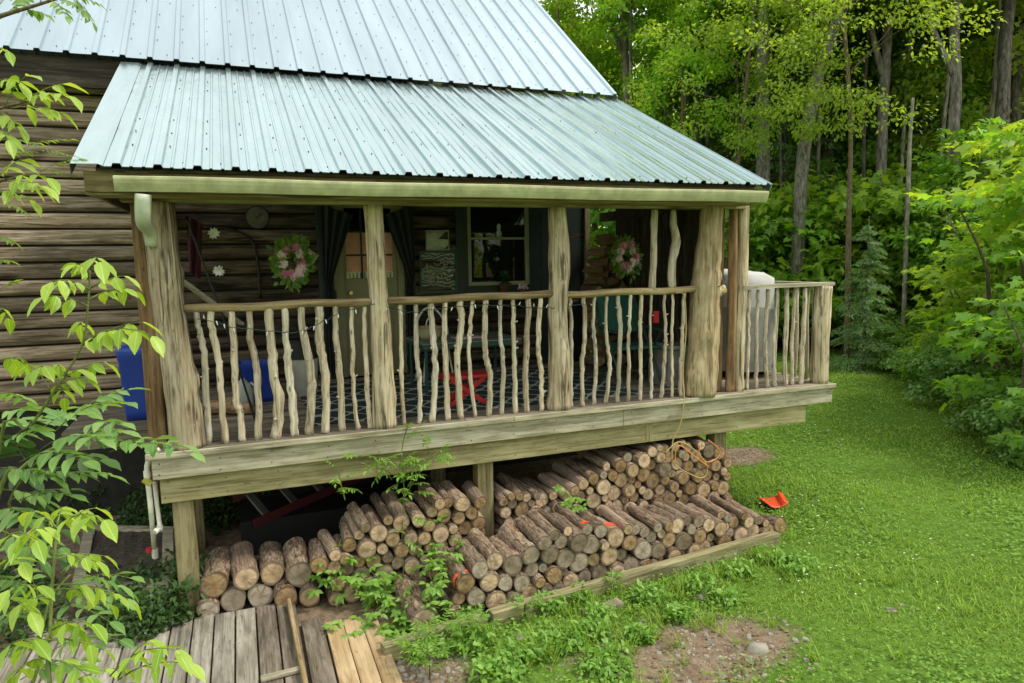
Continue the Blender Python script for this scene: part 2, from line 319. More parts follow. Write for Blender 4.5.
nt.links.new(mixc(nt, mk, g, d), b.inputs['Base Color']); b.inputs['Roughness'].default_value = .95; b.inputs['Specular IOR Level'].default_value = .1
bump(nt, b, nB, .8, .03)
m, nt, b, out = newmat('gravel_dirt'); M['gravelbed'] = m
nB = noise(nt, coords(nt, (1, 1, 1)), 28, 6, .8)
nt.links.new(ramp(nt, nB, [(.35, (.03, .022, .016)), (.55, (.10, .075, .055)), (.72, (.22, .19, .15))]), b.inputs['Base Color']); b.inputs['Roughness'].default_value = .95
bump(nt, b, nB, 1, .03)

# ------------------------------------------------------------------ builders
def setp(o, label=None, cat=None, group=None, kind=None):
    for k, v in (('label', label), ('category', cat), ('group', group), ('kind', kind)):
        if v: o[k] = v
    return o
def empty(name, loc, label=None, cat=None, group=None, rz=0):
    o = bpy.data.objects.new(name, None); o.location = loc; o.rotation_euler = (0, 0, rz); o.empty_display_size = .1
    col.objects.link(o); return setp(o, label, cat, group)
def adopt(o, p):
    o.parent = p; o.matrix_parent_inverse = Matrix.LocRotScale(p.location, p.rotation_euler, p.scale).inverted(); return o
class MB:
    def __init__(s): s.v = []; s.f = []; s.m = []
    def add(s, vs, fs, mi=0):
        k = len(s.v); s.v += [tuple(x) for x in vs]; s.f += [tuple(i+k for i in q) for q in fs]; s.m += [mi]*len(fs)
    def box(s, lo, hi, mi=0, mat=None):
        (a, b, c), (d, e, f) = lo, hi
        vs = [(a, b, c), (d, b, c), (d, e, c), (a, e, c), (a, b, f), (d, b, f), (d, e, f), (a, e, f)]
        if mat: vs = [mat @ Vector(q) for q in vs]
        s.add(vs, [(0, 3, 2, 1), (4, 5, 6, 7), (0, 1, 5, 4), (1, 2, 6, 5), (2, 3, 7, 6), (3, 0, 4, 7)], mi); return s
    def bar(s, p, q, w, h, mi=0, upv=(0, 0, 1)):
        p = Vector(p); q = Vector(q); d = (q-p); L = d.length; d.normalize()
        sd = d.cross(Vector(upv));
        if sd.length < 1e-4: sd = d.cross(Vector((0, 1, 0)))
        sd.normalize(); u = sd.cross(d)
        mt = Matrix(((d.x, sd.x, u.x, p.x), (d.y, sd.y, u.y, p.y), (d.z, sd.z, u.z, p.z), (0, 0, 0, 1)))
        return s.box((0, -w/2, -h/2), (L, w/2, h/2), mi, mt)
    def tube(s, pts, rad, n=8, mi=0, cap=True, fn=None, capmi=None):
        pts = [Vector(p) for p in pts]; k = len(pts)
        if isinstance(rad, (int, float)): rad = [rad]*k
        vs = []; prev = None
        for i, p in enumerate(pts):
            d = (pts[min(i+1, k-1)]-pts[max(i-1, 0)])
            d = d.normalized() if d.length > 1e-9 else Vector((0, 0, 1))
            if prev is None:
                a = Vector((1, 0, 0)) if abs(d.x) < .9 else Vector((0, 1, 0)); a = (a-d*a.dot(d)).normalized()
            else:
                a = prev-d*prev.dot(d); a = a.normalized() if a.length > 1e-6 else Vector((1, 0, 0))
            prev = a; bb = d.cross(a)
            for j in range(n):
                t = 2*math.pi*j/n; r = rad[i]*(fn(i, j, t) if fn else 1)
                vs.append(p+a*(r*math.cos(t))+bb*(r*math.sin(t)))
        fs = [(i*n+j, i*n+(j+1) % n, (i+1)*n+(j+1) % n, (i+1)*n+j) for i in range(k-1) for j in range(n)]
        s.add(vs, fs, mi)
        if cap:
            b0 = len(s.v)-k*n; c = mi if capmi is None else capmi
            s.f.append(tuple(b0+j for j in reversed(range(n)))); s.m.append(c)
            s.f.append(tuple(b0+(k-1)*n+j for j in range(n))); s.m.append(c)
        return s
    def lathe(s, prof, n=20, c=(0, 0, 0), mi=0):
        k = len(prof); vs = [(c[0]+r*math.cos(2*math.pi*j/n), c[1]+r*math.sin(2*math.pi*j/n), c[2]+z) for r, z in prof for j in range(n)]
        s.add(vs, [(i*n+j, i*n+(j+1) % n, (i+1)*n+(j+1) % n, (i+1)*n+j) for i in range(k-1) for j in range(n)]
              + [tuple(reversed(range(n))), tuple((k-1)*n+j for j in range(n))], mi); return s
    def build(s, name, mats, parent=None, smooth=False, bevel=0, loc=None):
        me = bpy.data.meshes.new(name); me.from_pydata(s.v, [], s.f); me.update()
        for x in (mats if isinstance(mats, (list, tuple)) else [mats]): me.materials.append(x)
        if s.m and any(s.m): me.polygons.foreach_set('material_index', s.m)
        if smooth: me.polygons.foreach_set('use_smooth', [True]*len(s.f))
        o = bpy.data.objects.new(name, me); col.objects.link(o)
        if bevel:
            bv = o.modifiers.new('bevel', 'BEVEL'); bv.width = bevel; bv.segments = 2; bv.limit_method = 'ANGLE'; bv.angle_limit = R(40)
        if loc is not None: o.location = loc
        if parent is not None: adopt(o, parent)
        return o
def near(o, cx, cy, cz):    # move a mesh object's origin to a point without moving the mesh
    o.data.transform(Matrix.Translation((-cx, -cy, -cz))); o.location = (cx, cy, cz); return o
def rough_log(mb, pts, rad, n=20, amp=.10, seed=0, mi=0, capmi=None, flute=0.0):
    q = random.Random(seed); ph = [q.uniform(0, 6.28) for _ in range(8)]; kn = [(q.uniform(0, len(pts)), q.uniform(0, 6.28), q.uniform(.08, .22)) for _ in range(max(2, len(pts)//3))]
    def fn(i, j, t):
        v = 1+amp*(.5*math.sin(t*2+ph[0]+i*.15)+.35*math.sin(t*3+ph[1]-i*.22)+.3*math.sin(i*.9+ph[2])+.25*math.sin(i*1.7+t+ph[3]))
        v += flute*(math.sin(t*7+ph[4]+.12*i)*.6+math.sin(t*11+ph[5]-.1*i)*.4)
        for a, b_, c in kn:
            dt = (t-b_+math.pi) % (2*math.pi)-math.pi
            v += c*math.exp(-((i-a)/1.0)**2-(dt/.45)**2)
        return v
    mb.tube(pts, rad, n, mi, True, fn, capmi); return mb
def poly(pts, k):            # resample a polyline smoothly (Catmull-Rom) to k points
    P_ = [Vector(p) for p in pts]; n = len(P_)-1; out_ = []
    for i in range(k):
        t = i/(k-1)*n; a = min(int(t), n-1); f = t-a
        p0, p1, p2, p3 = P_[max(a-1, 0)], P_[a], P_[a+1], P_[min(a+2, n)]
        out_.append(.5*((2*p1)+(p2-p0)*f+(2*p0-5*p1+4*p2-p3)*f*f+(3*p1-p0-3*p2+p3)*f**3))
    return out_
def lerp(a, b, t): return a+(b-a)*t

# leaves: one numpy batch -> one mesh
TPL = {
 'quad': (np.array([(0, 0, 0), (.5, -.5, .06), (1, 0, -.08), (.5, .5, .06)]), [(0, 1, 2), (0, 2, 3)]),
 'lance': (np.array([(0, 0, 0), (.28, -.42, .05), (.62, -.40, .03), (1, 0, -.14), (.62, .40, .03), (.28, .42, .05), (.5, 0, -.02)]), [(0, 1, 2, 6), (6, 2, 3), (0, 6, 4, 5), (6, 3, 4)]),
 'maple': (np.array([(0, 0, 0), (-.05, -.45, .0), (.28, -.30, .03), (.45, -.62, -.06), (.58, -.22, .04), (1, 0, -.12), (.58, .22, .04), (.45, .62, -.06), (.28, .30, .03), (-.05, .45, 0), (.35, 0, -.02)]),
           [(0, 1, 2, 10), (10, 2, 3, 4), (10, 4, 5), (10, 5, 6), (10, 6, 7, 8), (0, 10, 8, 9)]),
 'lance2': None,
 'blade': (np.array([(0, -.5, 0), (0, .5, 0), (.6, .35, .12), (.6, -.35, .12), (1, 0, .32)]), [(0, 1, 2, 3), (3, 2, 4)]),
}
_t = [0, .12, .3, .5, .7, .86, 1]; _w = [0, .27, .46, .5, .38, .18, 0]; _v = []; _f = []
for _i in range(7):
    for _s in (-1, 0, 1): _v.append((_t[_i], _s*_w[_i], abs(_s)*_w[_i]*.16-.20*_t[_i]**2+.02*math.sin(_i*2.1)*_s))
for _i in range(6): _f += [(_i*3+1, _i*3, _i*3+3, _i*3+4), (_i*3+2, _i*3+1, _i*3+4, _i*3+5)]
TPL['lance2'] = (np.array(_v), _f)
def leafmesh(name, B, D, NN, L, W, tpl='quad'):
    T, F = TPL[tpl]; B = np.asarray(B, float); D = np.asarray(D, float); NN = np.asarray(NN, float); L = np.asarray(L, float).reshape(-1, 1, 1); W = np.asarray(W, float).reshape(-1, 1, 1)
    D = D/np.maximum(np.linalg.norm(D, axis=1, keepdims=True), 1e-9)
    S = np.cross(NN, D); S = S/np.maximum(np.linalg.norm(S, axis=1, keepdims=True), 1e-9); U = np.cross(D, S)
    V = B[:, None, :]+D[:, None, :]*(T[None, :, 0:1]*L)+S[:, None, :]*(T[None, :, 1:2]*W)+U[:, None, :]*(T[None, :, 2:3]*L)
    n = len(B); k = len(T); V = V.reshape(-1, 3)
    li = np.concatenate([np.array(f) for f in F]); tot = np.array([len(f) for f in F])
    loops = (np.arange(n)[:, None]*k+li[None, :]).ravel().astype(np.int32)
    tots = np.tile(tot, n).astype(np.int32); starts = np.concatenate([[0], np.cumsum(tots)[:-1]]).astype(np.int32)
    me = bpy.data.meshes.new(name); me.vertices.add(len(V)); me.vertices.foreach_set('co', V.ravel().astype(np.float32))
    me.loops.add(len(loops)); me.loops.foreach_set('vertex_index', loops)
    me.polygons.add(len(tots)); me.polygons.foreach_set('loop_start', starts); me.polygons.foreach_set('loop_total', tots)
    if tpl == 'lance2':
        uv = me.uv_layers.new(name='UVMap'); uv.data.foreach_set('uv', np.tile(np.stack([T[li, 0], T[li, 1]+.5], 1), (n, 1)).ravel().astype(np.float32))
    me.update(calc_edges=True); return me
def mobj(name, me, mat, parent=None, loc=None):
    me.materials.append(mat); o = bpy.data.objects.new(name, me); col.objects.link(o)
    if loc is not None: o.location = loc
    if parent is not None: adopt(o, parent)
    return o
class LB:                    # a hand-placed batch of leaves
    def __init__(s): s.B = []; s.D = []; s.N = []; s.L = []; s.W = []
    def leaf(s, p, d, n, l, w): s.B.append(tuple(p)); s.D.append(tuple(d)); s.N.append(tuple(n)); s.L.append(l); s.W.append(w)
    def mesh(s, name, tpl='lance'): return leafmesh(name, s.B, s.D, s.N, s.L, s.W, tpl)
def rv(q, a=1.0): return Vector((q.uniform(-a, a), q.uniform(-a, a), q.uniform(-a, a)))
def compound(lb, mb, p, q_, pairs, ll, q, droop=.35, wid=.42, r=.0025, arch=.12):
    """pinnate leaf from p to q_ : rachis tube in mb, leaflets in lb"""
    p = Vector(p); q_ = Vector(q_); d = q_-p; L = d.length; dn = d.normalized()
    sd = dn.cross(Vector((0, 0, 1)));
    sd = sd.normalized() if sd.length > .05 else Vector((1, 0, 0))
    u = sd.cross(dn); u = u if u.z > 0 else -u
    P_ = lambda t: p+d*t+Vector((0, 0, arch*L*4*t*(1-t)*.6))
    mb.tube([P_(t/5) for t in range(6)], [r*1.2, r, r, r*.8, r*.7, r*.5], 5)
    for i in range(pairs):
        t = .35+.6*i/max(1, pairs-.4)
        for s in (-1, 1):
            dl = (dn*.55+sd*s*.9-Vector((0, 0, droop*q.uniform(.5, 1.8)))+rv(q, .15))
            nn = (u+rv(q, .35)+sd*s*.25); l = ll*q.uniform(.65, 1.2)*(1-.15*abs(t-.65)*2)
            lb.leaf(P_(t), dl, nn, l, l*wid*q.uniform(.9, 1.1))
    lb.leaf(P_(1), dn-Vector((0, 0, droop*1.2))+rv(q, .1), u+rv(q, .2), ll*1.1, ll*wid*1.05)

# ------------------------------------------------------------------ world and sun
w = bpy.data.worlds.new('World'); sc.world = w; w.use_nodes = True; nt = w.node_tree; nt.nodes.clear()
SUN_EL, SUN_AZ = R(58), R(116)      # azimuth from +Y towards +X
out = nt.nodes.new('ShaderNodeOutputWorld'); bg = nt.nodes.new('ShaderNodeBackground'); bg.inputs[1].default_value = 0.15
sky = nt.nodes.new('ShaderNodeTexSky'); sky.sky_type = 'NISHITA'; sky.sun_disc = False; sky.sun_elevation = SUN_EL; sky.sun_rotation = SUN_AZ; sky.dust_density = 2.5; sky.ozone_density = .6
tc = nt.nodes.new('ShaderNodeTexCoord')
n1 = noise(nt, tc.outputs['Generated'], 2.2, 5, .55)
cf = ramp(nt, n1, [(.25, (.55,)*3), (.6, (.88,)*3)])
c = mixc(nt, cf, sky.outputs[0], (11.0, 11.3, 11.2))
nt.links.new(c, bg.inputs[0]); nt.links.new(bg.outputs[0], out.inputs[0])
sd_ = bpy.data.lights.new('sun', 'SUN'); sd_.energy = 3.2; sd_.angle = R(12.0); sd_.color = (1, .93, .80)
so = bpy.data.objects.new('sun', sd_); col.objects.link(so)
sv = Vector((math.sin(SUN_AZ)*math.cos(SUN_EL), math.cos(SUN_AZ)*math.cos(SUN_EL), math.sin(SUN_EL)))
so.rotation_euler = sv.to_track_quat('Z', 'Y').to_euler(); so.location = (0, 30, 40)
sc.view_settings.view_transform = 'Standard'; sc.view_settings.look = 'None'; sc.view_settings.exposure = 0; sc.view_settings.gamma = 1
sc.cycles.max_bounces = 7; sc.cycles.diffuse_bounces = 4; sc.cycles.glossy_bounces = 3; sc.cycles.transmission_bounces = 4; sc.cycles.transparent_max_bounces = 8
sc.cycles.use_denoising = True; sc.cycles.sample_clamp_indirect = 6

# ------------------------------------------------------------------ ground
EDGE = [(26, 40), (17.4, 13.5), (17.6, 10), (14.2, 5.2), (11, .8), (9.6, -3), (9, -9)]     # where the lawn meets the woods
def edge_x(y):
    pts = sorted((b_, a_) for a_, b_ in EDGE)
    if y <= pts[0][0]: return pts[0][1]
    for (y0, x0), (y1, x1) in zip(pts, pts[1:]):
        if y <= y1: return lerp(x0, x1, (y-y0)/(y1-y0))
    return pts[-1][1]
def gz(x, y):
    z = GZ+.03*math.sin(x*.9+.4)*math.cos(y*.8)+.02*math.sin(x*2.3-y*1.7)
    if x < 5.6 and y > -1.3: z = lerp(z, GZ, .9)
    d = max(0, x-edge_x(y)); z += .05*min(d, 40)
    return z
def sstep(a, b, x): t = max(0, min(1, (x-a)/(b-a))); return t*t*(3-2*t)
def dirt(x, y):
    e = lambda cx, cy, rx, ry: max(0, 1.25-math.hypot((x-cx)/rx, (y-cy)/ry))
    v = max(e(3.35, -1.95, .95, .62)*.8, e(2.6, -1.75, .6, .4)*.55, e(6.7, 1.9, .75, .55)*.9, e(5.0, -2.1, .4, .3)*.3, e(1.35, -1.5, .5, .45)*.9)
    if -3 < x < 5.25 and -.75+.1*x*.3 < y < 9: v = max(v, 1.0)
    if x < 1.2 and y < 3 and y > -1.4: v = max(v, .8)
    v = max(v, sstep(-.2, 1.2, x-edge_x(y))*.9)
    return min(1, v)
def axis(a, b, fa, fb, step, far):
    xs = list(np.arange(fa, fb+step/2, step)); s = step; x = xs[-1]
    while x < far: s *= 1.25; x += s; xs.append(x)
    s = step; x = xs[0]; lo = []
    while x > -far: s *= 1.25; x -= s; lo.append(x)
    return lo[::-1]+xs
gx = axis(0, 0, -3, 13, .12, 420); gy = axis(0, 0, -4, 8, .12, 420)
V = [(x, y, gz(x, y)) for y in gy for x in gx]; nx, ny = len(gx), len(gy)
me = bpy.data.meshes.new('ground'); me.from_pydata(V, [], [(j*nx+i, j*nx+i+1, (j+1)*nx+i+1, (j+1)*nx+i) for j in range(ny-1) for i in range(nx-1)])
a = me.attributes.new('dirt', 'FLOAT', 'POINT'); a.data.foreach_set('value', [dirt(v[0], v[1]) for v in V])
me.polygons.foreach_set('use_smooth', [True]*len(me.polygons))
g = mobj('ground', me, M['ground']); g['kind'] = 'structure'

# ------------------------------------------------------------------ the cabin
CB = empty('log_cabin', (2.3, 2.8, GZ), 'weathered log cabin with pale ribbed metal roof and a raised front porch on posts', 'cabin')
WY = 2.8; HB = 1.846; FLZ = -.03
XW1 = 4.86
def siding(mb, x0, x1, z0, z1, y, openings, seed=1, out_=-1):
    q = random.Random(seed); z = z0; h = .172
    while z < z1-.02:
        zt = min(z+h, z1); segs = [(x0, x1)]
        for a0, a1, b0, b1 in openings:
            if zt > b0+.01 and z < b1-.01:
                ns = []
                for s0, s1 in segs:
                    if a0 > s0: ns.append((s0, min(a0, s1)))
                    if a1 < s1: ns.append((max(a1, s0), s1))
                segs = [s for s in ns if s[1]-s[0] > .01]
        for s0, s1 in segs:
            cuts = [s0]
            while s1-cuts[-1] > 3.2: cuts.append(cuts[-1]+q.uniform(1.3, 3.0))
            if len(cuts) > 1 and s1-cuts[-1] < .4: cuts.pop()
            cuts.append(s1)
            for c0, c1 in zip(cuts, cuts[1:]):
                b_ = q.uniform(.045, .062); g_ = .004 if c0 > s0 else 0
                prof = [(.0, z), (-b_*.6, z+.006), (-b_, z+.035), (-b_*.97, z+h*.72), (-b_*.75, zt-.026), (-b_*.2, zt-.019), (0, zt)]
                k = max(2, int((c1-c0)/.35)+1); vs = []
                offs = [q.uniform(-.006, .006) for _ in range(k)]; zo = [q.uniform(-.005, .005) for _ in range(k)]
                for i in range(k):
                    xx = lerp(c0+g_, c1, i/(k-1))
                    vs += [(xx, y+p+offs[i]*(1 if 0 < n_ < 6 else 0), zz+(zo[i] if 1 < n_ < 5 else 0)) for n_, (p, zz) in enumerate(prof)]
                fs = [(i*7+n_, (i+1)*7+n_, (i+1)*7+n_+1, i*7+n_+1) for i in range(k-1) for n_ in range(5)]
                gap = [(i*7+5, (i+1)*7+5, (i+1)*7+6, i*7+6) for i in range(k-1)]
                fs += [tuple(range(6, -1, -1)), tuple((k-1)*7+n_ for n_ in range(7))]
                mb.add(vs, fs); b0 = len(mb.v)-len(vs); mb.f += [tuple(v+b0 for v in f_) for f_ in gap]; mb.m += [1]*len(gap)
        z += h
mb = MB()
DOOR = (1.50, 2.32, -.02, 2.10); WIN = (3.06, 4.06, .98, 2.14)
siding(mb, -5, -.27, -.10, 3.44, WY, [], 3); mb.build('log_wall', [M['siding'], M['gap']], CB); mb = MB()
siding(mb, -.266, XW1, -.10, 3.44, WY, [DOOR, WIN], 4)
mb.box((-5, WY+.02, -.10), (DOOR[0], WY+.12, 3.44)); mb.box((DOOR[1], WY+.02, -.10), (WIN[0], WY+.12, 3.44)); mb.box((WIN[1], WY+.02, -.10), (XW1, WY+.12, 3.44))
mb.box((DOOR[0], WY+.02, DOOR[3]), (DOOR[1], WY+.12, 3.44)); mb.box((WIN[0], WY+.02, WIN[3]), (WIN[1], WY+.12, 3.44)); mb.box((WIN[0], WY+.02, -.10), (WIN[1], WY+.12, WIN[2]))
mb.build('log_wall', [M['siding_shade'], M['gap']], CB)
RZ = 3.43; RS = math.tan(R(38)); RIDGE_Y = 7.2; RIDGE_Z = RZ+(RIDGE_Y-2.43)*RS
mb = MB()       # right gable wall with courses
zz = -.10
while zz < RIDGE_Z-.3:
    t = zz+.17; y1 = RIDGE_Y*2-WY if t < 3.4 else RIDGE_Y*2-(WY+(t-3.4)/RS)
    y0 = WY if t < 3.4 else WY+.12+(t-3.4)/RS
    if y1-y0 > .2: mb.box((XW1-.1, y0, zz), (XW1+.03*(1 if int(zz*50) % 2 else .8), y1, t-.008))
    zz += .17
mb.box((-5, RIDGE_Y*2-WY-.1, -.10), (XW1-.1, RIDGE_Y*2-WY, 3.4)); mb.box((-5.1, WY, -.10), (-5, RIDGE_Y*2-WY, 3.4))
mb.build('gable_wall', M['siding'], CB)
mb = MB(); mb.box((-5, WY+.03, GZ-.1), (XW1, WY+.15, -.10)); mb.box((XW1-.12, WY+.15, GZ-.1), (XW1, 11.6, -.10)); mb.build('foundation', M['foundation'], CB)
mb = MB(); mb.box((-4.9, WY+.14, -.06), (XW1-.12, 11.5, -.02)); mb.build('indoor_floor', M['darkwood'], CB)
mb = MB(); mb.box((-4.9, WY+.14, 3.2), (XW1-.12, 11.5, 3.24)); mb.build('indoor_ceiling', M['darkwood'], CB)

def ribbed(name, x0, x1, ya, za, yb, zb, mat, pitch=.245, first=None, seed=1, minor=True, segs=14, screws=True):
    q = random.Random(seed); xs = []
    x = x0 if first is None else first
    while x > x0+pitch: x -= pitch
    pr = [(x0, 0.0)]
    while x < x1:
        for dx, h in ((-.031, 0), (-.021, .025), (.021, .025), (.031, 0)): pr.append((x+dx, h))
        if minor:
            for c in (.085, .160):
                for dx, h in ((-.012, 0), (-.006, .008), (.006, .008), (.012, 0)): pr.append((x+c+dx, h))
        xs.append(x); x += pitch
    pr = sorted([p for p in pr if x0+.001 < p[0] < x1-.001]+[(x0, 0.0), (x1, 0.0)])
    d = Vector((0, yb-ya, zb-za)); L = d.length; d.normalize(); n_ = Vector((0, -d.z, d.y))
    if n_.z < 0: n_ = -n_
    k = len(pr); mb = MB(); vs = []
    for s in range(segs+1):
        for px_, h in pr:
            wv = .0022*math.sin(px_*5.1+s*.8+seed)+.0016*q.uniform(-1, 1)
            vs.append(Vector((px_, ya, za))+d*(L*s/segs)+n_*(h+(wv if h == 0 else 0)))
    mb.add(vs, [(s*k+i, s*k+i+1, (s+1)*k+i+1, (s+1)*k+i) for s in range(segs) for i in range(k-1)])
    th = len(mb.v)      # edge turned down
    mb.add([Vector((p, ya, za))+n_*(h) for p, h in pr]+[Vector((p, ya, za))+n_*(h-.007) for p, h in pr], [(i, k+i, k+i+1, i+1) for i in range(k-1)], 1)
    if screws:
        t = .12
        while t < L-.05:
            for xx in xs:
                c = Vector((xx+.052+q.uniform(-.004, .004)+(.1 if int(t*10) % 2 else 0), ya, za))+d*(t+q.uniform(-.02, .02))
                if x0+.05 < c.x < x1-.05:
                    a_ = Vector((1, 0, 0)); ring = [c+n_*.007+(a_*math.cos(j*1.047)+d*math.sin(j*1.047))*.005 for j in range(6)]
                    mb.add(ring+[p-n_*.007 for p in ring], [tuple(range(6))]+[(j, 6+j, 6+(j+1) % 6, (j+1) % 6) for j in range(6)], 1)
            t += .36
    return mb.build(name, [mat, M['screw']], CB)
XL, XR = -.556, 5.117
ribbed('porch_roof', -.385, XR, -.45, 2.041, 2.50, 3.445, M['roof'], first=-.29, seed=2, segs=22)
ribbed('main_roof', -5.2, XR+.01, 2.43, RZ+.045, RIDGE_Y, RIDGE_Z+.045, M['roof_up'], first=-.29, seed=5, minor=False, segs=10)
ribbed('back_roof', -5.2, XR+.01, RIDGE_Y*2-2.43, RZ+.045, RIDGE_Y, RIDGE_Z+.045, M['roof_up'], first=-.29, seed=5, minor=False, segs=3, screws=False)
mb = MB()       # left rake trim, a wide folded flashing
s_ = (3.445-2.041)/(2.95)
for a0, a1, h0, h1 in ((XL, -.40, .012, .016), (-.40, -.37, .016, .004)):
    mb.add([(a0, -.455, 2.041+h0), (a1, -.455, 2.041+h1), (a1, 2.44, 2.041+2.895*s_+h1), (a0, 2.44, 2.041+2.895*s_+h0)], [(0, 1, 2, 3)])
mb.add([(XL, -.455, 2.053), (XL, 2.44, 2.053+2.895*s_), (XL, 2.44, 1.97+2.895*s_), (XL, -.455, 1.97)], [(0, 1, 2, 3)])
mb.build('rake_trim', M['roof'], CB)
mb = MB()       # right rake trims on both roofs
mb.bar((XR+.012, -.45, 2.02), (XR+.012, 2.45, 2.02+2.9*s_), .012, .07); mb.bar((XR+.018, 2.45, RZ), (XR+.018, RIDGE_Y, RIDGE_Z), .012, .09)
mb.build('rake_trim', M['roof_up'], CB)
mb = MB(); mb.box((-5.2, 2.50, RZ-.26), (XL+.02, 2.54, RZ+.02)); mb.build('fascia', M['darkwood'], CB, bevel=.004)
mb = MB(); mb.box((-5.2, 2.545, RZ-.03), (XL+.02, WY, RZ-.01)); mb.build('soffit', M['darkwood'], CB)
# porch ceiling, rafters
mb = MB()
for i in range(9):
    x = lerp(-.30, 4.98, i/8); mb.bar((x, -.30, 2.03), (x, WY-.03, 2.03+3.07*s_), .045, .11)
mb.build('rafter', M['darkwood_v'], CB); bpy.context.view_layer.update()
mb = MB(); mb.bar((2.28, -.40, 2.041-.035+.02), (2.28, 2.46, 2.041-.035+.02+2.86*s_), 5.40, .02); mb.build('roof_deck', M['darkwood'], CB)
# eave boards, beam
mb = MB(); mb.box((-.50, -.36, 1.885), (5.05, -.335, 2.02)); mb.build('eave_board', M['soffit'], CB, bevel=.004)
mb = MB(); mb.box((-.50, -.335, 1.88), (-.475, 2.45, 2.02)); mb.build('eave_board', M['soffit'], CB)
mb = MB(); mb.box((-.50, -.334, 1.868), (5.05, -.06, 1.882)); mb.build('porch_soffit', M['soffit'], CB)
mb = MB(); mb.box((-.34, -.075, HB), (5.16, .07, 1.975)); mb.build('porch_beam', M['treated'], CB, bevel=.006)
mb = MB(); mb.box((-.34, .09, HB+.03), (-.22, WY-.05, 1.99)); mb.build('side_beam', M['darkwood'], CB)
mb = MB(); mb.box((5.04, .09, HB+.03), (5.14, WY-.05, 1.99)); mb.build('side_beam', M['darkwood'], CB)
# gutter: K-style trough
mb = MB(); GP = [(-.362, 1.975), (-.362, 1.885), (-.43, 1.883), (-.442, 1.905), (-.455, 1.935), (-.462, 1.962), (-.462, 1.978), (-.452, 1.984), (-.446, 1.975), (-.44, 1.935), (-.425, 1.895), (-.37, 1.893), (-.366, 1.975)]
k = len(GP); gxs = [lerp(-.315, 5.098, i/12) for i in range(13)]; vs = []
for i, x in enumerate(gxs): vs += [(x, y, z+.004*math.sin(i*1.3)) for y, z in GP]
mb.add(vs, [(i*k+j, i*k+(j+1) % k, (i+1)*k+(j+1) % k, (i+1)*k+j) for i in range(12) for j in range(k)])
for x in (-.318, 5.10): mb.add([(x, y, z) for y, z in GP[:7]], [tuple(range(7))])
GU = mb.build('gutter', M['gutter'], CB)
mb = MB(); dp = poly([at(143, 194, 1, -.40), at(143, 215, 1, -.38), at(144, 224, 1, -.30), at(150, 232, 1, -.14), at(151, 246, 1, -.10)], 12)
mb.tube(dp, [.052, .052, .052, .05, .05, .05, .048, .046, .044, .042, .04, .036], 10); mb.build('downspout', M['downspout'], CB, True)

# posts
def post(pts, rad, mat, seed, n=22, amp=.08, flute=.03, k=26, name='porch_post'):
    mb = MB(); rr = [lerp(rad[min(int(i/(k-1)*(len(rad)-1)), len(rad)-2)], rad[min(int(i/(k-1)*(len(rad)-1)), len(rad)-2)+1], (i/(k-1)*(len(rad)-1)) % 1 if i < k-1 else 1) for i in range(k)]
    rough_log(mb, poly(pts, k), rr, n, amp, seed, flute=flute); return mb.build(name, mat, CB, True)
A = lambda x, y: at(x, y, 1, 0)
post([(-.012, 0, .0), (-.045, 0, .6), (-.085, 0, 1.2), (-.10, 0, HB)], [.120, .115, .110, .105], M['peeled'], 11, 40, .05, .05, 34)
post([(1.495, 0, 0), (1.50, 0, .6), (1.485, 0, 1.2), (1.475, 0, HB)], [.105, .088, .078, .075], M['peeled'], 12, 24, .08, .03)
post([(3.12, 0, 0), (3.13, 0, .5), (3.12, 0, .9), (3.14, 0, 1.3), (3.12, 0, HB)], [.105, .092, .088, .10, .085], M['peeled'], 16, 24, .11, .03)
post([(4.68, -.01, 0), (4.715, -.01, .5), (4.735, -.01, 1.0), (4.76, -.01, 1.4), (4.80, -.01, HB+.05)], [.165, .15, .135, .125, .105], M['peeled_tan'], 14, 28, .10, .03, 34)
mb = MB()
for z_, t_, l_, r_ in ((1.0, -.15, .19, .062),):
    x_ = 4.735; d = Vector((math.cos(t_), -.35, .35)); mb.tube([Vector((x_, -.01, z_)), Vector((x_, -.01, z_))+d*l_*.7, Vector((x_, -.01, z_))+d*l_], [r_*1.5, r_, r_*.6], 8)
mb.build('branch_stub', M['peeled_tan'], CB, True)
mb = MB(); mb.box((-.29, .05, -.36), (-.165, .185, HB)); mb.build('porch_post', M['brown_post'], CB, bevel=.008)
mb = MB(); mb.box((4.875, .05, .0), (5.005, .18, HB)); mb.build('porch_post', M['brown_post'], CB, bevel=.008)
post([(5.065, .0, 0), (5.07, 0, .9), (5.065, 0, HB+.08)], [.05, .045, .042], M['brown_post'], 21, 14, .12)
post([(5.165, -.01, 0), (5.17, -.01, .9), (5.185, -.01, HB+.10)], [.055, .052, .05], M['peeled'], 22, 14, .12)
post([(6.25, 0, 0), (6.25, 0, .6), (6.26, 0, 1.05)], [.095, .093, .093], M['peeled'], 23, 24, .06, .03, 18)
zs = lambda L_: [at(550+a_/5.379, 190+b_/5.379, 1, .0) for a_, b_ in L_]
post(zs([(548, 535), (556, 380), (558, 250), (563, 105)]), [.036, .034, .033, .032], M['stick'], 24, 12, .14, 0, 18, 'slender_post')
post(zs([(658, 528), (655, 410), (668, 330), (678, 262), (664, 190), (664, 108)]), [.036, .034, .040, .042, .034, .03], M['stick'], 25, 12, .2, 0, 22, 'slender_post')
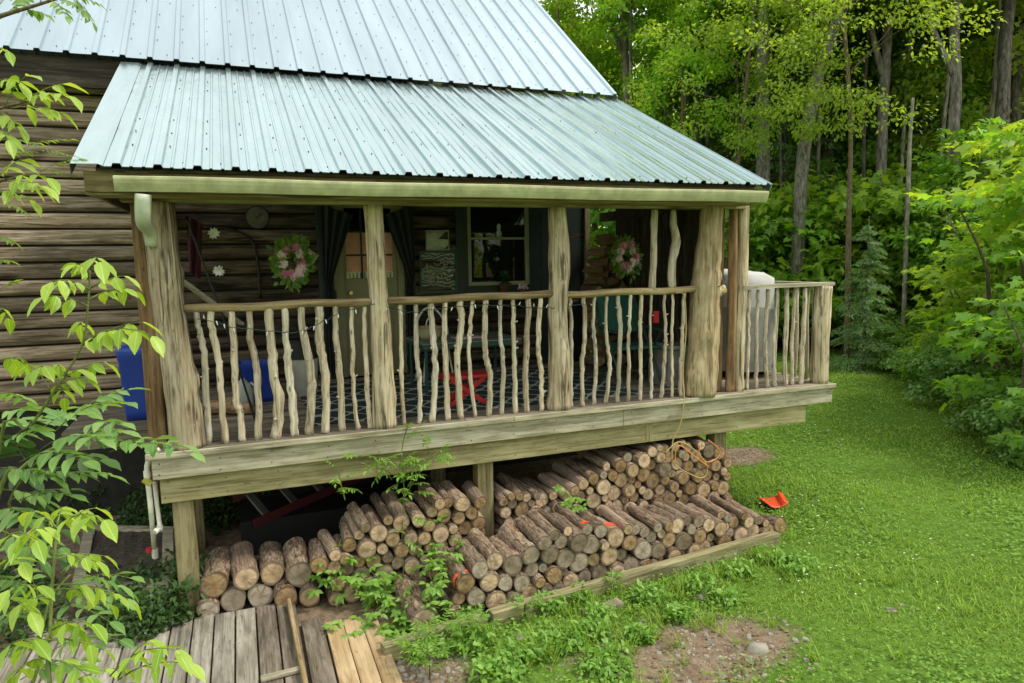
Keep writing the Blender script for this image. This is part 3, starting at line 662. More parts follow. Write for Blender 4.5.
# supports below the deck
for x, y in ((-.08, .03), (2.40, .10), (4.98, .10)):
    mb = MB(); mb.box((x-.075, y-.07, GZ-.1), (x+.075, y+.08, -.40)); mb.build('support_post', M['treated_v'], CB, bevel=.008)
for x, y in ((-.1, 1.5), (2.4, 1.7), (4.98, 1.7), (-.1, 2.6)):
    mb = MB(); mb.box((x-.07, y-.07, GZ-.1), (x+.07, y+.07, -.26)); mb.build('support_post', M['treated_v'], CB, bevel=.008)
# deck
mb = MB(); q = random.Random(5); y = -.115
while y < WY-.12:
    x0 = -.30 if y < .95 else -.36
    cuts = [x0, q.uniform(1.2, 2.8), q.uniform(3.6, 4.6), 6.36]
    if y > 2.2: cuts[-1] = 6.36
    for c0, c1 in zip(cuts, cuts[1:]): mb.box((c0+.002, y, -.042), (c1-.002, y+.134, q.uniform(-.004, .002)))
    y += .14
mb.build('porch_floor', M['deck_x'], CB, bevel=.004)
mb = MB(); mb.box((-.30, -.135, -.043), (2.62, -.118, .004)); mb.box((2.624, -.135, -.043), (6.36, -.118, .003)); mb.build('floor_nosing', M['weathered'], CB, bevel=.004)
def rim(x0, x1, y0, z0, z1, th, mat, name, cuts=()):
    mb = MB(); e = [x0, *cuts, x1]
    for a_, b_ in zip(e, e[1:]): mb.box((a_+.0015, y0, z0), (b_-.0015, y0+th, z1))
    q = random.Random(int(abs(z0)*1000)); x = x0+.05
    while x < x1-.05:
        for zz in (z0+.035, z1-.04):
            c = (x+q.uniform(-.02, .02), zz+q.uniform(-.01, .01)); mb.add([(c[0]+.006*math.cos(j*1.05), y0-.0025, c[1]+.006*math.sin(j*1.05)) for j in range(6)], [tuple(range(6))], 1)
        x += .405
    return mb.build(name, [mat, M['screw']], CB, bevel=.005)
rim(-.265, 6.34, -.105, -.205, -.044, .04, M['weathered'], 'rim_board', (3.75,))
rim(-.225, 6.02, -.062, -.405, -.208, .045, M['treated'], 'floor_beam', (4.05,))
mb = MB(); mb.box((-.265, -.063, -.205), (-.225, WY-.05, -.044)); mb.box((6.30, -.063, -.205), (6.34, 2.7, -.044)); mb.build('rim_board', M['weathered'], CB)
mb = MB()
for i in range(14): x = lerp(-.1, 6.2, i/13); mb.box((x-.02, -.015, -.20), (x+.02, WY-.02, -.046))
mb.build('floor_joist', M['darkwood'], CB)
mb = MB(); mb.box((4.02, -.066, -.40), (4.10, -.0625, -.21)); mb.build('joist_block', M['treated_v'], CB)
# low side landing on the left
mb = MB(); y = .97
while y < WY-.15: mb.box((-1.05, y, -.046), (-.364, y+.134, -.006)); y += .14
mb.build('side_landing', M['deck_x'], CB, bevel=.004)
mb = MB(); mb.box((-1.05, .93, -.16), (-.37, .968, -.05)); mb.build('landing_rim', M['deck_x'], CB)
for x in ():
    mb = MB(); mb.box((x-.045, .98, GZ-.1), (x+.045, 1.07, -.22)); mb.build('support_post', M['treated_v'], CB)

# railings
def railing(p0, p1, sticks, zoom, seed, railr=.033, square=False):
    q = random.Random(seed); ox, oy, s = zoom
    mb = MB(); a_ = Vector(p0); b_ = Vector(p1)
    if square: mb.bar(a_, b_, .13, .035)
    else:
        pts = [a_.lerp(b_, i/10)+Vector((0, 0, .006*math.sin(i*1.1+seed))) for i in range(11)]
        rough_log(mb, pts, railr, 14, .06, seed)
    top = mb.build('railing', M['rail'] if not square else M['weathered'], CB, not square)
    for pts, wpx in sticks:
        P_ = [at(ox+a/s, oy+b/s, 1, 0) for a, b in pts]
        P_[0].z = 1.045+(.0 if not square else -.01); P_[-1].z = 0.0
        k = 22; r = wpx/s*.0078/2*1.0
        mb = MB(); rough_log(mb, [p+Vector((q.uniform(-.0055, .0055), q.uniform(-.008, .008), 0)) for p in poly(P_, k)], [r*lerp(.92, 1.08, i/(k-1)) for i in range(k)], 12, .16, q.randint(0, 9999))
        ns = q.randint(2, 5)       # knots and branch stubs
        for _ in range(ns):
            i = q.randint(3, k-4); c = poly(P_, k)[i]; t = q.uniform(0, 6.28); d = Vector((math.cos(t), -abs(math.sin(t))*.8, q.uniform(.2, .7)))
            mb.tube([c+d*r*.3, c+d*(r*1.15+q.choice([.002, .006, .018]))], [r*.5, r*.28], 6)
        o = mb.build('baluster', M['stick'] if q.random() < .6 else M['stick_grey'], CB, True)
        mw = o.matrix_parent_inverse.copy(); o.parent = top; o.matrix_parent_inverse = Matrix.Identity(4)
    return top
TN, MD, TK, XT = 21, 26, 36, 44
b1 = [([(72, 105), (85, 170), (100, 230), (118, 330), (122, 480), (133, 683)], MD), ([(140, 105), (150, 190), (178, 330), (190, 480), (212, 690)], 30), ([(240, 95), (255, 300), (262, 500), (280, 570), (290, 690)], 30),
      ([(325, 95), (327, 230), (352, 340), (362, 480), (366, 690)], 29), ([(410, 90), (425, 250), (435, 400), (460, 530), (448, 690)], XT), ([(485, 85), (495, 240), (505, 380), (525, 540), (532, 690)], 34),
      ([(562, 80), (572, 200), (608, 380), (612, 480), (600, 675)], 36), ([(648, 80), (652, 260), (675, 420), (678, 680)], 40), ([(720, 80), (725, 250), (742, 380), (755, 660)], 29),
      ([(797, 78), (803, 300), (808, 480), (828, 655)], 21), ([(855, 75), (862, 320), (872, 480), (885, 655)], 22)]
b2 = [([(140, 60), (145, 300), (150, 480), (157, 620)], 21), ([(213, 60), (215, 300), (232, 430), (228, 610)], 24), ([(283, 60), (293, 220), (302, 370), (288, 605)], 32), ([(352, 55), (345, 200), (352, 400), (362, 600)], 27),
      ([(416, 50), (425, 150), (405, 330), (423, 595)], 34), ([(480, 50), (466, 170), (460, 340), (488, 585)], 21), ([(536, 45), (532, 200), (540, 320), (558, 400), (553, 580)], 31), ([(607, 45), (605, 200), (618, 340), (611, 575)], 23),
      ([(665, 42), (668, 250), (673, 400), (675, 575)], 25), ([(738, 40), (728, 250), (722, 420), (729, 560)], 30), ([(792, 40), (782, 250), (797, 400), (795, 555)], 26)]
b3 = [([(108, 90), (112, 250), (112, 480), (110, 685)], 25), ([(178, 90), (188, 270), (172, 480), (175, 675)], 27), ([(238, 90), (234, 250), (248, 430), (235, 662)], 23), ([(303, 85), (301, 300), (322, 450), (300, 657)], 24),
      ([(362, 80), (377, 240), (372, 480), (362, 648)], 27), ([(430, 80), (432, 180), (420, 340), (425, 480), (420, 638)], 24), ([(490, 80), (484, 300), (488, 490), (485, 638)], 25), ([(545, 80), (540, 300), (546, 480), (543, 630)], 20),
      ([(612, 75), (620, 300), (612, 480), (598, 622)], 23), ([(662, 75), (654, 300), (658, 480), (655, 615)], 19), ([(720, 75), (714, 300), (704, 480), (703, 612)], 26)]
b4 = [([(140, 300), (138, 430), (134, 585)], 11), ([(165, 300), (161, 430), (160, 585)], 13), ([(194, 300), (185, 460), (190, 588)], 16), ([(219, 300), (209, 470), (212, 585)], 13), ([(247, 300), (243, 430), (243, 582)], 14), ([(271, 300), (262, 460), (262, 580)], 13), ([(300, 300), (293, 440), (287, 578)], 17)]
railing((.02, -.01, 1.06), (1.44, -.01, 1.065), b1, (180, 290, 4.645), 1)
railing((1.55, -.01, 1.06), (3.07, -.01, 1.075), b2, (370, 290, 4.645), 2)
railing((3.17, -.01, 1.06), (4.66, -.01, 1.065), b3, (550, 280, 5.379), 3)
railing((5.16, -.0, 1.068), (6.36, -.0, 1.072), b4, (700, 180, 2.846), 4, square=True)
mb = MB(); mb.bar((6.27, .06, 1.068), (6.27, 2.7, 1.068), .13, .035); o = mb.build('railing', M['weathered'], CB)
for i in range(16):
    y = .22+i*.16; mb = MB(); rough_log(mb, [(6.27, y+.01*math.sin(i+t), 1.05*(1-t/6)) for t in range(7)], .022, 8, .12, i); c = mb.build('baluster', M['stick'], CB, True); c.parent = o; c.matrix_parent_inverse = Matrix.Identity(4)

# door, window, trim
D = empty('door', (1.9, WY, 0)); adopt(D, CB); D.location = (1.9, WY, 0)
def part(mb, name, mat, par, **k):
    o = mb.build(name, mat, None, **k); o.parent = par
    ch = Matrix.Identity(4); p = par; offs = Vector(par.location); o.matrix_parent_inverse = Matrix.Translation(offs).inverted(); return o
bpy.data.objects.remove(D)
mb = MB(); mb.box((1.60, WY-.01, 0), (2.25, WY+.035, 1.19)); mb.box((1.60, WY-.01, 2.03), (2.25, WY+.035, 2.09)); mb.box((1.60, WY-.01, 1.19), (1.635, WY+.035, 2.03)); mb.box((2.20, WY-.01, 1.19), (2.25, WY+.035, 2.03))
mb.box((1.68, WY-.022, .12), (1.90, WY-.008, .95)); mb.box((1.95, WY-.022, .12), (2.17, WY-.008, .95))
DR = mb.build('door', M['door'], CB, bevel=.005)
def sub(o, par): o.parent = par; o.matrix_parent_inverse = Matrix.Identity(4); return o
mb = MB()
for i in (1, 2): x = lerp(1.635, 2.20, i/3); mb.box((x-.01, WY-.004, 1.19), (x+.01, WY+.016, 2.03))
for i in (1, 2): z = lerp(1.19, 2.03, i/3); mb.box((1.635, WY-.0015, z-.01), (2.20, WY+.0135, z+.01))
sub(mb.build('muntin', M['black'], None), DR)
mb = MB(); mb.box((1.636, WY+.028, 1.191), (2.199, WY+.032, 2.029)); sub(mb.build('pane', M['clear'], None), DR)
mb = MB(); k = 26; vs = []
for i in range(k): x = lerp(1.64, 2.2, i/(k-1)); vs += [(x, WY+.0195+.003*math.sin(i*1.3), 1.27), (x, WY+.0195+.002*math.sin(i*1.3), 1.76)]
mb.add(vs, [(2*i, 2*i+2, 2*i+3, 2*i+1) for i in range(k-1)]); sub(mb.build('door_reflection_sheet', M['pink'], None), DR)  # added pink sheet, stands in for a reflection in the door glass
mb = MB()
for i in range(13): x = lerp(1.65, 2.19, i/12); mb.box((x-.011, WY+.0165, 1.195), (x+.011, WY+.0245, 1.262))
mb.box((1.64, WY+.0162, 1.2625), (2.2, WY+.0248, 1.269)); sub(mb.build('fence_reflection_strips', M['fence_reflection'], None), DR)  # added pale strips, stand in for the fence in that reflection
mb = MB(); mb.tube([(1.67, WY-.012, 1.02), (1.67, WY-.05, 1.02)], .012, 8); mb.tube([(1.67, WY-.05, 1.02), (1.67, WY-.075, 1.02)], [.03, .024], 12); sub(mb.build('handle', M['brass'], None), DR)
mb = MB(); mb.box((1.48, WY-.05, -.0), (1.598, WY+.01, 2.10)); mb.box((2.252, WY-.05, -.0), (2.33, WY+.01, 2.10)); mb.box((1.48, WY-.05, 2.102), (2.33, WY+.01, 2.20)); sub(mb.build('door_casing', M['door'], None, bevel=.004), DR)
mb = MB(); mb.box((1.30, WY-.075, 0), (1.478, WY-.03, 2.25)); mb.box((2.335, WY-.075, 0), (2.46, WY-.03, 2.25)); mb.build('trim_board', M['darkgreen'], CB, bevel=.004)
mb = MB(); z0, z1 = 1.06, 2.10; x0, x1 = 3.15, 4.0
mb.box((3.0, WY-.07, .88), (x0, WY+.02, 2.22)); mb.box((x1, WY-.07, .88), (4.15, WY+.02, 2.22)); mb.box((x0, WY-.07, .88), (x1, WY+.02, z0)); mb.box((x0, WY-.07, z1), (x1, WY+.02, 2.22))
WN = mb.build('window', M['darkgreen'], CB, bevel=.004)
mb = MB(); mb.box((x0, WY-.055, z0), (x0+.05, WY+.0, z1)); mb.box((x1-.05, WY-.055, z0), (x1, WY, z1)); mb.box((x0+.05, WY-.055, z0), (x1-.05, WY, z0+.045)); mb.box((x0+.05, WY-.055, z1-.04), (x1-.05, WY, z1)); mb.box((x0+.05, WY-.03, 1.645), (x1-.05, WY, 1.675))
sub(mb.build('sash', M['sash'], None, bevel=.004), WN)
mb = MB(); mb.box((x0+.045, WY-.012, z0+.04), (x1-.045, WY-.006, 1.65)); sub(mb.build('pane', M['glass'], None), WN)
mb = MB(); mb.box((x0+.045, WY-.022, 1.67), (x1-.045, WY-.016, z1-.035)); sub(mb.build('pane', M['glass'], None), WN)
# plank side wall closing the right end of the porch
mb = MB(); y = .22; q = random.Random(4)
while y < 2.30: w_ = q.uniform(.13, .17); mb.box((5.055, y, .0), (5.08+q.uniform(0, .006), y+w_-.004, 2.05+y*.45)); y += w_
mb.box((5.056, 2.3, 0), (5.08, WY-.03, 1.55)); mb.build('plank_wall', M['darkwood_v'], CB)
mb = MB(); mb.box((4.80, WY-.10, 0), (4.87, WY-.04, 2.6)); mb.build('corner_board', M['treated_v'], CB, bevel=.004)
mb = MB(); mb.box((4.16, WY-.062, 0), (4.78, WY-.04, 2.3)); mb.build('wall_panel', M['darkgreen'], CB)
bpy.context.view_layer.update()

# ------------------------------------------------------------------ things on the porch
def single(mb, name, mat, label, cat, group=None, **k):
    return setp(mb.build(name, mat, None, **k), label, cat, group)
# rug
mb = MB(); mb.box((.95, .28, .002), (4.2, 2.35, .010)); single(mb, 'rug', M['rug'], 'dark green porch rug with a pale lattice pattern under the table', 'rug')
# round thermometer on the wall
T_ = empty('wall_thermometer', (.66, WY-.06, 1.91), 'round wall thermometer dial with dark rim high on the log wall', 'thermometer')
mb = MB(); mb.tube([(.66, WY-.035, 1.91), (.66, WY-.065, 1.91)], [.135, .13], 28); adopt(mb.build('rim', M['black'], None), T_)
mb = MB(); mb.tube([(.66, WY-.06, 1.91), (.66, WY-.068, 1.91)], .118, 28); adopt(mb.build('dial', M['dialface'], None), T_)
mb = MB(); mb.bar((.64, WY-.071, 1.90), (.72, WY-.071, 1.955), .004, .008); adopt(mb.build('needle', M['black'], None), T_)
# bent hose/branch hung on the wall
mb = MB(); mb.tube(poly([(.10, WY-.06, 1.80), (.35, WY-.07, 1.78), (.56, WY-.08, 1.68), (.63, WY-.08, 1.45), (.64, WY-.06, 1.0)], 24), [.014]*24, 8)
single(mb, 'bent_branch', M['black'], 'dark bent branch hung in an arc on the log wall', 'branch', smooth=True)
# small signs
mb = MB(); mb.box((-.075, -.008, -.10), (.075, .008, .10))
o = single(mb, 'wall_sign', M['sign'], 'plain olive plaque on the log wall behind the flower wreath', 'sign', bevel=.003); o.location = (1.10, WY-.055, 1.60)
S_ = empty('wall_sign', (1.19, WY-.07, 1.43), 'small tilted tan sign with a dark ring mark beside the door post', 'sign')
mb = MB(); mb.box((-.08, -.008, -.11), (.08, .008, .11)); o = mb.build('panel', M['sign2'], None, bevel=.003); o.rotation_euler = (0, R(35), 0); o.parent = S_
mb = MB(); mb.tube([(math.cos(t)*.036, -.011, math.sin(t)*.036) for t in [i*2*math.pi/16 for i in range(17)]], .008, 6); o = mb.build('ring_mark', M['black'], None); o.parent = S_
mb = MB(); mb.tube([(-.02, 0, .12), (0, .01, .22), (.02, 0, .12)], .003, 5); o = mb.build('hanger', M['black'], None); o.parent = S_

def wreath(c, rx, rz, label, seed, hang):
    q = random.Random(seed); E_ = empty('flower_wreath', c, label, 'flower wreath')
    c = Vector(c); lb = LB(); mb = MB()
    ringp = [c+Vector((rx*math.sin(t), 0, rz*math.cos(t))) for t in [i*2*math.pi/24 for i in range(25)]]
    mb.tube(ringp, .018, 8); adopt(mb.build('ring', M['twig'], None, True), E_)
    mb = MB(); mb.tube([c+Vector((0, 0, rz)), Vector(hang)], .003, 5); adopt(mb.build('hanging_string', M['black'], None), E_)
    for i in range(360):
        t = q.uniform(0, 6.283); rr = q.gauss(.92, .30); p = c+Vector((rx*rr*math.sin(t), q.uniform(-.07, .05), rz*rr*math.cos(t)))
        lb.leaf(p, Vector((math.sin(t), -.5, math.cos(t)))+rv(q, .9), Vector((0, -1, .2))+rv(q, .5), q.uniform(.05, .085), q.uniform(.03, .05))
    adopt(mobj('leaves', lb.mesh('leaves'), M['wreath_leaf']), E_)
    bl = [(.35, 1), (-.55, 1), (1.6, 1), (1.95, 0), (-1.75, 0), (2.55, 0), (-2.5, 1), (3.0, 0), (-2.9, 1), (.9, 0), (-1.1, 0), (2.2, 0)]
    for i, (t, kd) in enumerate(bl):
        u2 = q.uniform(.72, 1.18); p = c+Vector((rx*math.sin(t)*u2, -.055, rz*math.cos(t)*u2)); fl = LB()
        for ly, (nn, ln) in enumerate(((11, .05), (9, .04), (7, .027))):
            for j in range(nn):
                a_ = 2*math.pi*j/nn+ly*.4; fl.leaf(p-Vector((0, .012*ly, 0)), Vector((math.cos(a_), -.35-.45*ly, math.sin(a_)))+rv(q, .12), Vector((0, -1, 0))+rv(q, .3), ln*q.uniform(.8, 1.1), ln*.9)
        adopt(mobj('blossom', fl.mesh('blossom', 'lance'), M['petal_pink'] if kd else M['petal_pale']), E_)
    return E_
wreath((.87, .8, 1.40), .105, .145, 'oval pink flower wreath hanging in the left bay above the railing', 3, (.85, .85, 1.86))
wreath((4.29, .8, 1.40), .10, .13, 'pink and green flower wreath hanging in front of the stacked firewood', 8, (4.28, .85, 1.86))

# net curtains swagged either side of the door
for sx, x0, lab in ((1, 1.36, 'dark net curtain tied back to the left of the door'), (-1, 2.44, 'dark net curtain tied back to the right of the door')):
    mb = MB(); k = 22; rows = [(2.06, 0, .36), (1.75, .0, .25), (1.45, 0, .14), (1.22, .0, .07), (1.12, .02, .075), (.9, .01, .09), (.5, .0, .10), (.04, 0, .11)]
    vs = []
    for z, a_, w_ in rows:
        for i in range(k): t = i/(k-1); vs.append((x0+sx*(a_+w_*t), 2.66+.022*math.sin(t*22), z-.12*t*(1 if z > 1.2 else 0)))
    mb.add(vs, [(r_*k+i, r_*k+i+1, (r_+1)*k+i+1, (r_+1)*k+i) for r_ in range(len(rows)-1) for i in range(k-1)])
    single(mb, 'net_curtain', M['net'], lab, 'curtain', 'net curtains at the door', smooth=True)
# pictures right of the door
P_ = empty('framed_picture', (2.76, WY-.05, 1.64), 'small glazed picture with painted reflections of green trees above the scrolled art', 'picture')
mb = MB(); mb.box((2.62, WY-.055, 1.525), (2.90, WY-.045, 1.755)); adopt(mb.build('glass', M['picreflection'], None), P_)
mb = MB()
for a_, b_ in (((2.61, 1.515), (2.91, 1.527)), ((2.61, 1.753), (2.91, 1.765)), ((2.61, 1.527), (2.622, 1.753)), ((2.898, 1.527), (2.91, 1.753))): mb.box((a_[0], WY-.062, a_[1]), (b_[0], WY-.04, b_[1]))
adopt(mb.build('frame', M['sash'], None), P_)
P_ = empty('framed_picture', (2.76, WY-.05, 1.25), 'square dark scrollwork panel in a green frame on the log wall', 'picture')
mb = MB(); mb.box((-.22, -.004, -.24), (.22, .004, .24)); o = mb.build('panel', M['scroll'], None); o.location = (0, 0, 0); o.parent = P_
q = random.Random(9); mb = MB()
for i in range(9):
    cx, cz, r_, t0, tn = q.uniform(-.14, .14), q.uniform(-.16, .16), q.uniform(.05, .12), q.uniform(0, 6.28), q.uniform(3, 7)
    mb.tube([(cx+r_*(1-.09*j)*math.cos(t0+tn*j/9), -.012, cz+r_*(1-.09*j)*math.sin(t0+tn*j/9)) for j in range(10)], .008, 6)
o = mb.build('scrollwork', M['sash'], None); o.parent = P_
mb = MB()
for a_, b_ in (((-.24, -.26), (.24, -.235)), ((-.24, .235), (.24, .26)), ((-.24, -.235), (-.215, .235)), ((.215, -.235), (.24, .235))): mb.box((a_[0], -.018, a_[1]), (b_[0], .012, b_[1]))
o = mb.build('frame', M['tablegreen'], None); o.parent = P_
# flowers on the window sill, small ornament on the sash
W_ = empty('potted_plant', (3.62, WY-.14, .90), 'clay pot of leafy plant in front of the porch window', 'potted plant')
mb = MB(); mb.lathe([(.055, 0), (.08, .13), (.085, .15), (.075, .15)], 16, (3.62, WY-.14, .93)); adopt(mb.build('pot', M['terracotta'], None, True), W_)
lb = LB(); q = random.Random(2)
for i in range(70): lb.leaf((3.62+q.uniform(-.05, .05), WY-.14+q.uniform(-.04, .04), 1.08+q.uniform(0, .12)), rv(q)+Vector((0, 0, .6)), Vector((0, -.4, 1))+rv(q, .4), .07, .045)
adopt(mobj('leaves', lb.mesh('leaves'), M['ivy']), W_)
mb = MB(); mb.box((3.42, WY-.20, .86), (4.02, WY-.07, .93)); single(mb, 'sill_shelf', M['darkwood'], 'dark wooden shelf holding a plant below the porch window', 'shelf', bevel=.004)
mb = MB(); mb.lathe([(.03, 0), (.036, .05), (.022, .09), (.028, .14), (.012, .17)], 12, (3.58, WY-.045, 1.678)); single(mb, 'glass_figurine', M['jug'], 'small pale figurine standing on the window sash rail', 'figurine', smooth=True)
o = empty('potted_flowers', (3.86, WY-.14, .93), 'low pot of pale flowers at the right of the window shelf', 'potted plant')
mb = MB(); mb.lathe([(.04, 0), (.055, .07), (.05, .07)], 14, (3.86, WY-.14, .93)); adopt(mb.build('pot', M['terracotta'], None, True), o)
lb = LB()
for i in range(46): lb.leaf((3.86+q.uniform(-.06, .06), WY-.14+q.uniform(-.04, .04), 1.0+q.uniform(0, .05)), rv(q)+Vector((0, -.4, .5)), Vector((0, -1, 1))+rv(q, .4), .035, .03)
adopt(mobj('blossoms', lb.mesh('blossoms'), M['petal_pale']), o)
# maroon cloth with white flowers at the left end
B_ = empty('hanging_banner', (.12, 1.0, 1.6), 'dark maroon cloth with white flowers hanging at the left end of the porch', 'banner')
mb = MB(); k = 10; vs = []
for j in range(8):
    for i in range(k): vs.append((.02+.13*i/(k-1)*(1-.05*j), 1.0+.03*math.sin(i*1.4+j*.4), 1.82-.07*j-.02*i*.4))
mb.add(vs, [(j*k+i, j*k+i+1, (j+1)*k+i+1, (j+1)*k+i) for j in range(7) for i in range(k-1)]); adopt(mb.build('cloth', M['maroon'], None, True), B_)
for (x, z) in ((.24, 1.66), (.26, 1.33)):
    lb = LB()
    for j in range(12): lb.leaf((x, .95, z), Vector((math.cos(j*.52), -.4, math.sin(j*.52)))+rv(q, .25), Vector((0, -1, 0))+rv(q, .3), .055, .03)
    adopt(mobj('white_flower', lb.mesh('white_flower'), M['petal_white']), B_)
mb = MB(); mb.tube([(.06, .5, 1.75), (.28, .52, .95), (.48, .56, .05)], .009, 6); single(mb, 'walking_pole', M['black'], 'thin metal pole leaning inside the left end of the porch', 'pole')
mb = MB(); mb.bar((-.02, .75, 1.25), (.42, .95, .85), .10, .025); single(mb, 'leaning_board', M['weathered'], 'short tan board leaning behind the left railing', 'board')

# blue bins
def bin_(c, w_, d_, h, label, lid=True):
    E_ = empty('blue_bin', c, label, 'bin'); mb = MB(); x, y, z = c; n = 5
    prof = [(0, .80), (h*.12, .84), (h*.80, .97), (h*.82, 1.03), (h*.9, 1.04)]
    def ring(s_, zz):
        o_ = []; r = .16
        for cx, cy, a0 in ((1, 1, 0), (-1, 1, 90), (-1, -1, 180), (1, -1, 270)):
            for j in range(4): a_ = R(a0+30*j); o_.append((x+s_*(w_/2*(cx*(1-r))+w_/2*r*math.cos(a_)), y+s_*(d_/2*(cy*(1-r))+d_/2*r*math.sin(a_)), z+zz))
        return o_
    rs = [ring(s_, zz) for zz, s_ in prof]; vs = sum(rs, []); k = 16
    mb.add(vs, [(i*k+j, i*k+(j+1) % k, (i+1)*k+(j+1) % k, (i+1)*k+j) for i in range(len(prof)-1) for j in range(k)]+[tuple(reversed(range(k)))])
    if not lid:
        r2 = ring(.96, h*.9)+ring(.78, .03); b_ = len(mb.v); mb.add(r2, [(j, (j+1) % k, k+(j+1) % k, k+j) for j in range(k)]+[tuple(k+j for j in range(k))])
    adopt(mb.build('body', M['blue'], None, True), E_)
    if lid:
        mb = MB(); rs = [ring(1.08, h*.88), ring(1.08, h*.93), ring(.98, h*.97), ring(.5, h)]; mb.add(sum(rs, []), [(i*k+j, i*k+(j+1) % k, (i+1)*k+(j+1) % k, (i+1)*k+j) for i in range(3) for j in range(k)]+[tuple(3*k+j for j in range(k))])
        adopt(mb.build('lid', M['blue'], None), E_)
    mb = MB()
    for s_ in (-1, 1): mb.box((x+s_*w_*.5-.012, y-.05, z+h*.68), (x+s_*w_*.5+.012, y+.05, z+h*.73))
    adopt(mb.build('handle', M['blue'], None, bevel=.004), E_)
bin_((-.475, 1.36, 0), .30, .33, .68, 'tall royal blue lidded bin on the side landing left of the porch')
bin_((.54, 1.75, 0), .34, .32, .44, 'open blue plastic tub on the porch floor behind the left railing', False)
# white jug, grey bin, bits of wood
J_ = empty('plastic_jug', (.40, 1.45, 0), 'translucent white plastic jug beside the blue tub', 'jug'); mb = MB()
mb.lathe([(.085, 0), (.09, .02), (.09, .17), (.07, .22), (.03, .26), (.022, .27), (.022, .29)], 18, (.40, 1.45, .0)); adopt(mb.build('body', M['jug'], None, True), J_)
mb = MB(); mb.lathe([(.026, .285), (.026, .31)], 12, (.40, 1.45, 0)); adopt(mb.build('cap', M['blue'], None), J_)
mb = MB(); mb.tube([(.47, 1.42, .24), (.51, 1.41, .2), (.50, 1.41, .13)], .012, 8); adopt(mb.build('handle', M['jug'], None, True), J_)
G_ = empty('white_pail', (.98, 1.75, 0), 'tall pale kitchen bin with dark bag behind the left railing', 'bin'); mb = MB()
mb.lathe([(.13, 0), (.165, .52), (.175, .53), (.175, .56), (.15, .56), (.12, .05)], 20, (1.0, 1.8, 0)); adopt(mb.build('body', M['white'], None, True), G_)
mb = MB(); mb.lathe([(.182, .40), (.186, .57), (.16, .60), (.10, .58)], 14, (1.0, 1.8, 0)); adopt(mb.build('bag', M['black'], None), G_)
for i, (x, y, a_) in enumerate(((.16, 1.2, .3), (.28, 1.1, -.4), (.2, 1.32, .8))):
    mb = MB(); rough_log(mb, [(-.2, 0, 0), (-.07, 0, .01), (.07, 0, 0), (.2, 0, 0)], .055, 10, .2, i+40); o = single(mb, 'kindling', M['split'], 'short split stick of kindling on the floor at the left end of the porch', 'firewood', 'kindling on the porch floor'); o.location = (x, y, .06+.0*i); o.rotation_euler = (0, 0, a_)
# table with things on it
T_ = empty('patio_table', (2.65, 1.5, .0), 'green metal patio table with glossy top behind the middle railing', 'table'); mb = MB()
mb.box((2.12, 1.12, .53), (3.22, 1.9, .548)); adopt(mb.build('tabletop', M['tabletop'], None, bevel=.006), T_)
mb = MB(); mb.box((2.13, 1.13, .485), (3.21, 1.15, .53)); mb.box((2.13, 1.87, .485), (3.21, 1.89, .53)); mb.box((2.13, 1.15, .485), (2.15, 1.87, .53)); mb.box((3.19, 1.15, .485), (3.21, 1.87, .53)); adopt(mb.build('apron', M['tablegreen'], None), T_)
for x in (2.17, 3.17):
    for y in (1.17, 1.85): mb = MB(); mb.tube([(x, y, 0.01), (x, y, .53)], .017, 8); adopt(mb.build('leg', M['tablegreen'], None), T_)
Bk = empty('basket', (2.30, 1.55, .548), 'round woven basket sitting on the left of the patio table', 'basket'); mb = MB()
mb.lathe([(.09, 0), (.12, .05), (.125, .12), (.13, .13), (.118, .13), (.08, .01)], 22, (2.30, 1.5, .549)); adopt(mb.build('body', M['basket'], None, True), Bk)
mb = MB(); mb.tube([(2.30+.128*math.cos(t), 1.5+.128*math.sin(t), .68) for t in [i*.2618 for i in range(25)]], .010, 6); adopt(mb.build('rim', M['split'], None), Bk)
mb = MB(); mb.bar((2.55, 1.4, .556), (2.85, 1.45, .556), .2, .012); single(mb, 'magazine', M['petal_pale'], 'folded paper lying on the patio table', 'paper')
# red folding stool with crossed legs
S_ = empty('red_stool', (2.42, .62, 0), 'small red wooden stool with crossed legs standing on the lattice rug', 'stool'); mb = MB()
mb.box((2.16, .50, .262), (2.66, .74, .295)); adopt(mb.build('seat', M['red'], None, bevel=.006), S_)
for y in (.52, .70):
    for s_ in (-1, 1): mb = MB(); mb.bar((2.41-s_*.19, y+.012*s_, .0), (2.41+s_*.17, y+.012*s_, .262), .022, .045); adopt(mb.build('leg', M['red'], None, bevel=.003), S_)
mb = MB(); mb.tube([(2.41, .50, .135), (2.41, .74, .135)], .012, 8); adopt(mb.build('axle', M['red'], None), S_)
# wicker chair back loop seen behind the table
C_ = empty('wire_chair', (2.5, 2.15, 0), 'white wire chair with looped back tucked behind the patio table', 'chair'); mb = MB()
mb.tube(poly([(2.32, 2.1, .42), (2.30, 2.16, .62), (2.42, 2.2, .82), (2.56, 2.2, .82), (2.68, 2.16, .62), (2.66, 2.1, .42)], 20), .012, 8); mb.tube(poly([(2.42, 2.12, .42), (2.44, 2.18, .66), (2.49, 2.19, .72), (2.54, 2.18, .66), (2.56, 2.12, .42)], 14), .008, 6); adopt(mb.build('back', M['white'], None, True), C_)
mb = MB(); mb.lathe([(.0, .40), (.20, .40), (.21, .41), (.20, .42), (0, .42)], 22, (2.49, 2.05, 0)); adopt(mb.build('seat', M['white'], None), C_)
for sx in (-1, 1):
    for sy in (-1, 1): mb = MB(); mb.tube([(2.49+sx*.13, 2.05+sy*.13, .41), (2.49+sx*.18, 2.05+sy*.18, .01)], .010, 6); adopt(mb.build('leg', M['white'], None), C_)
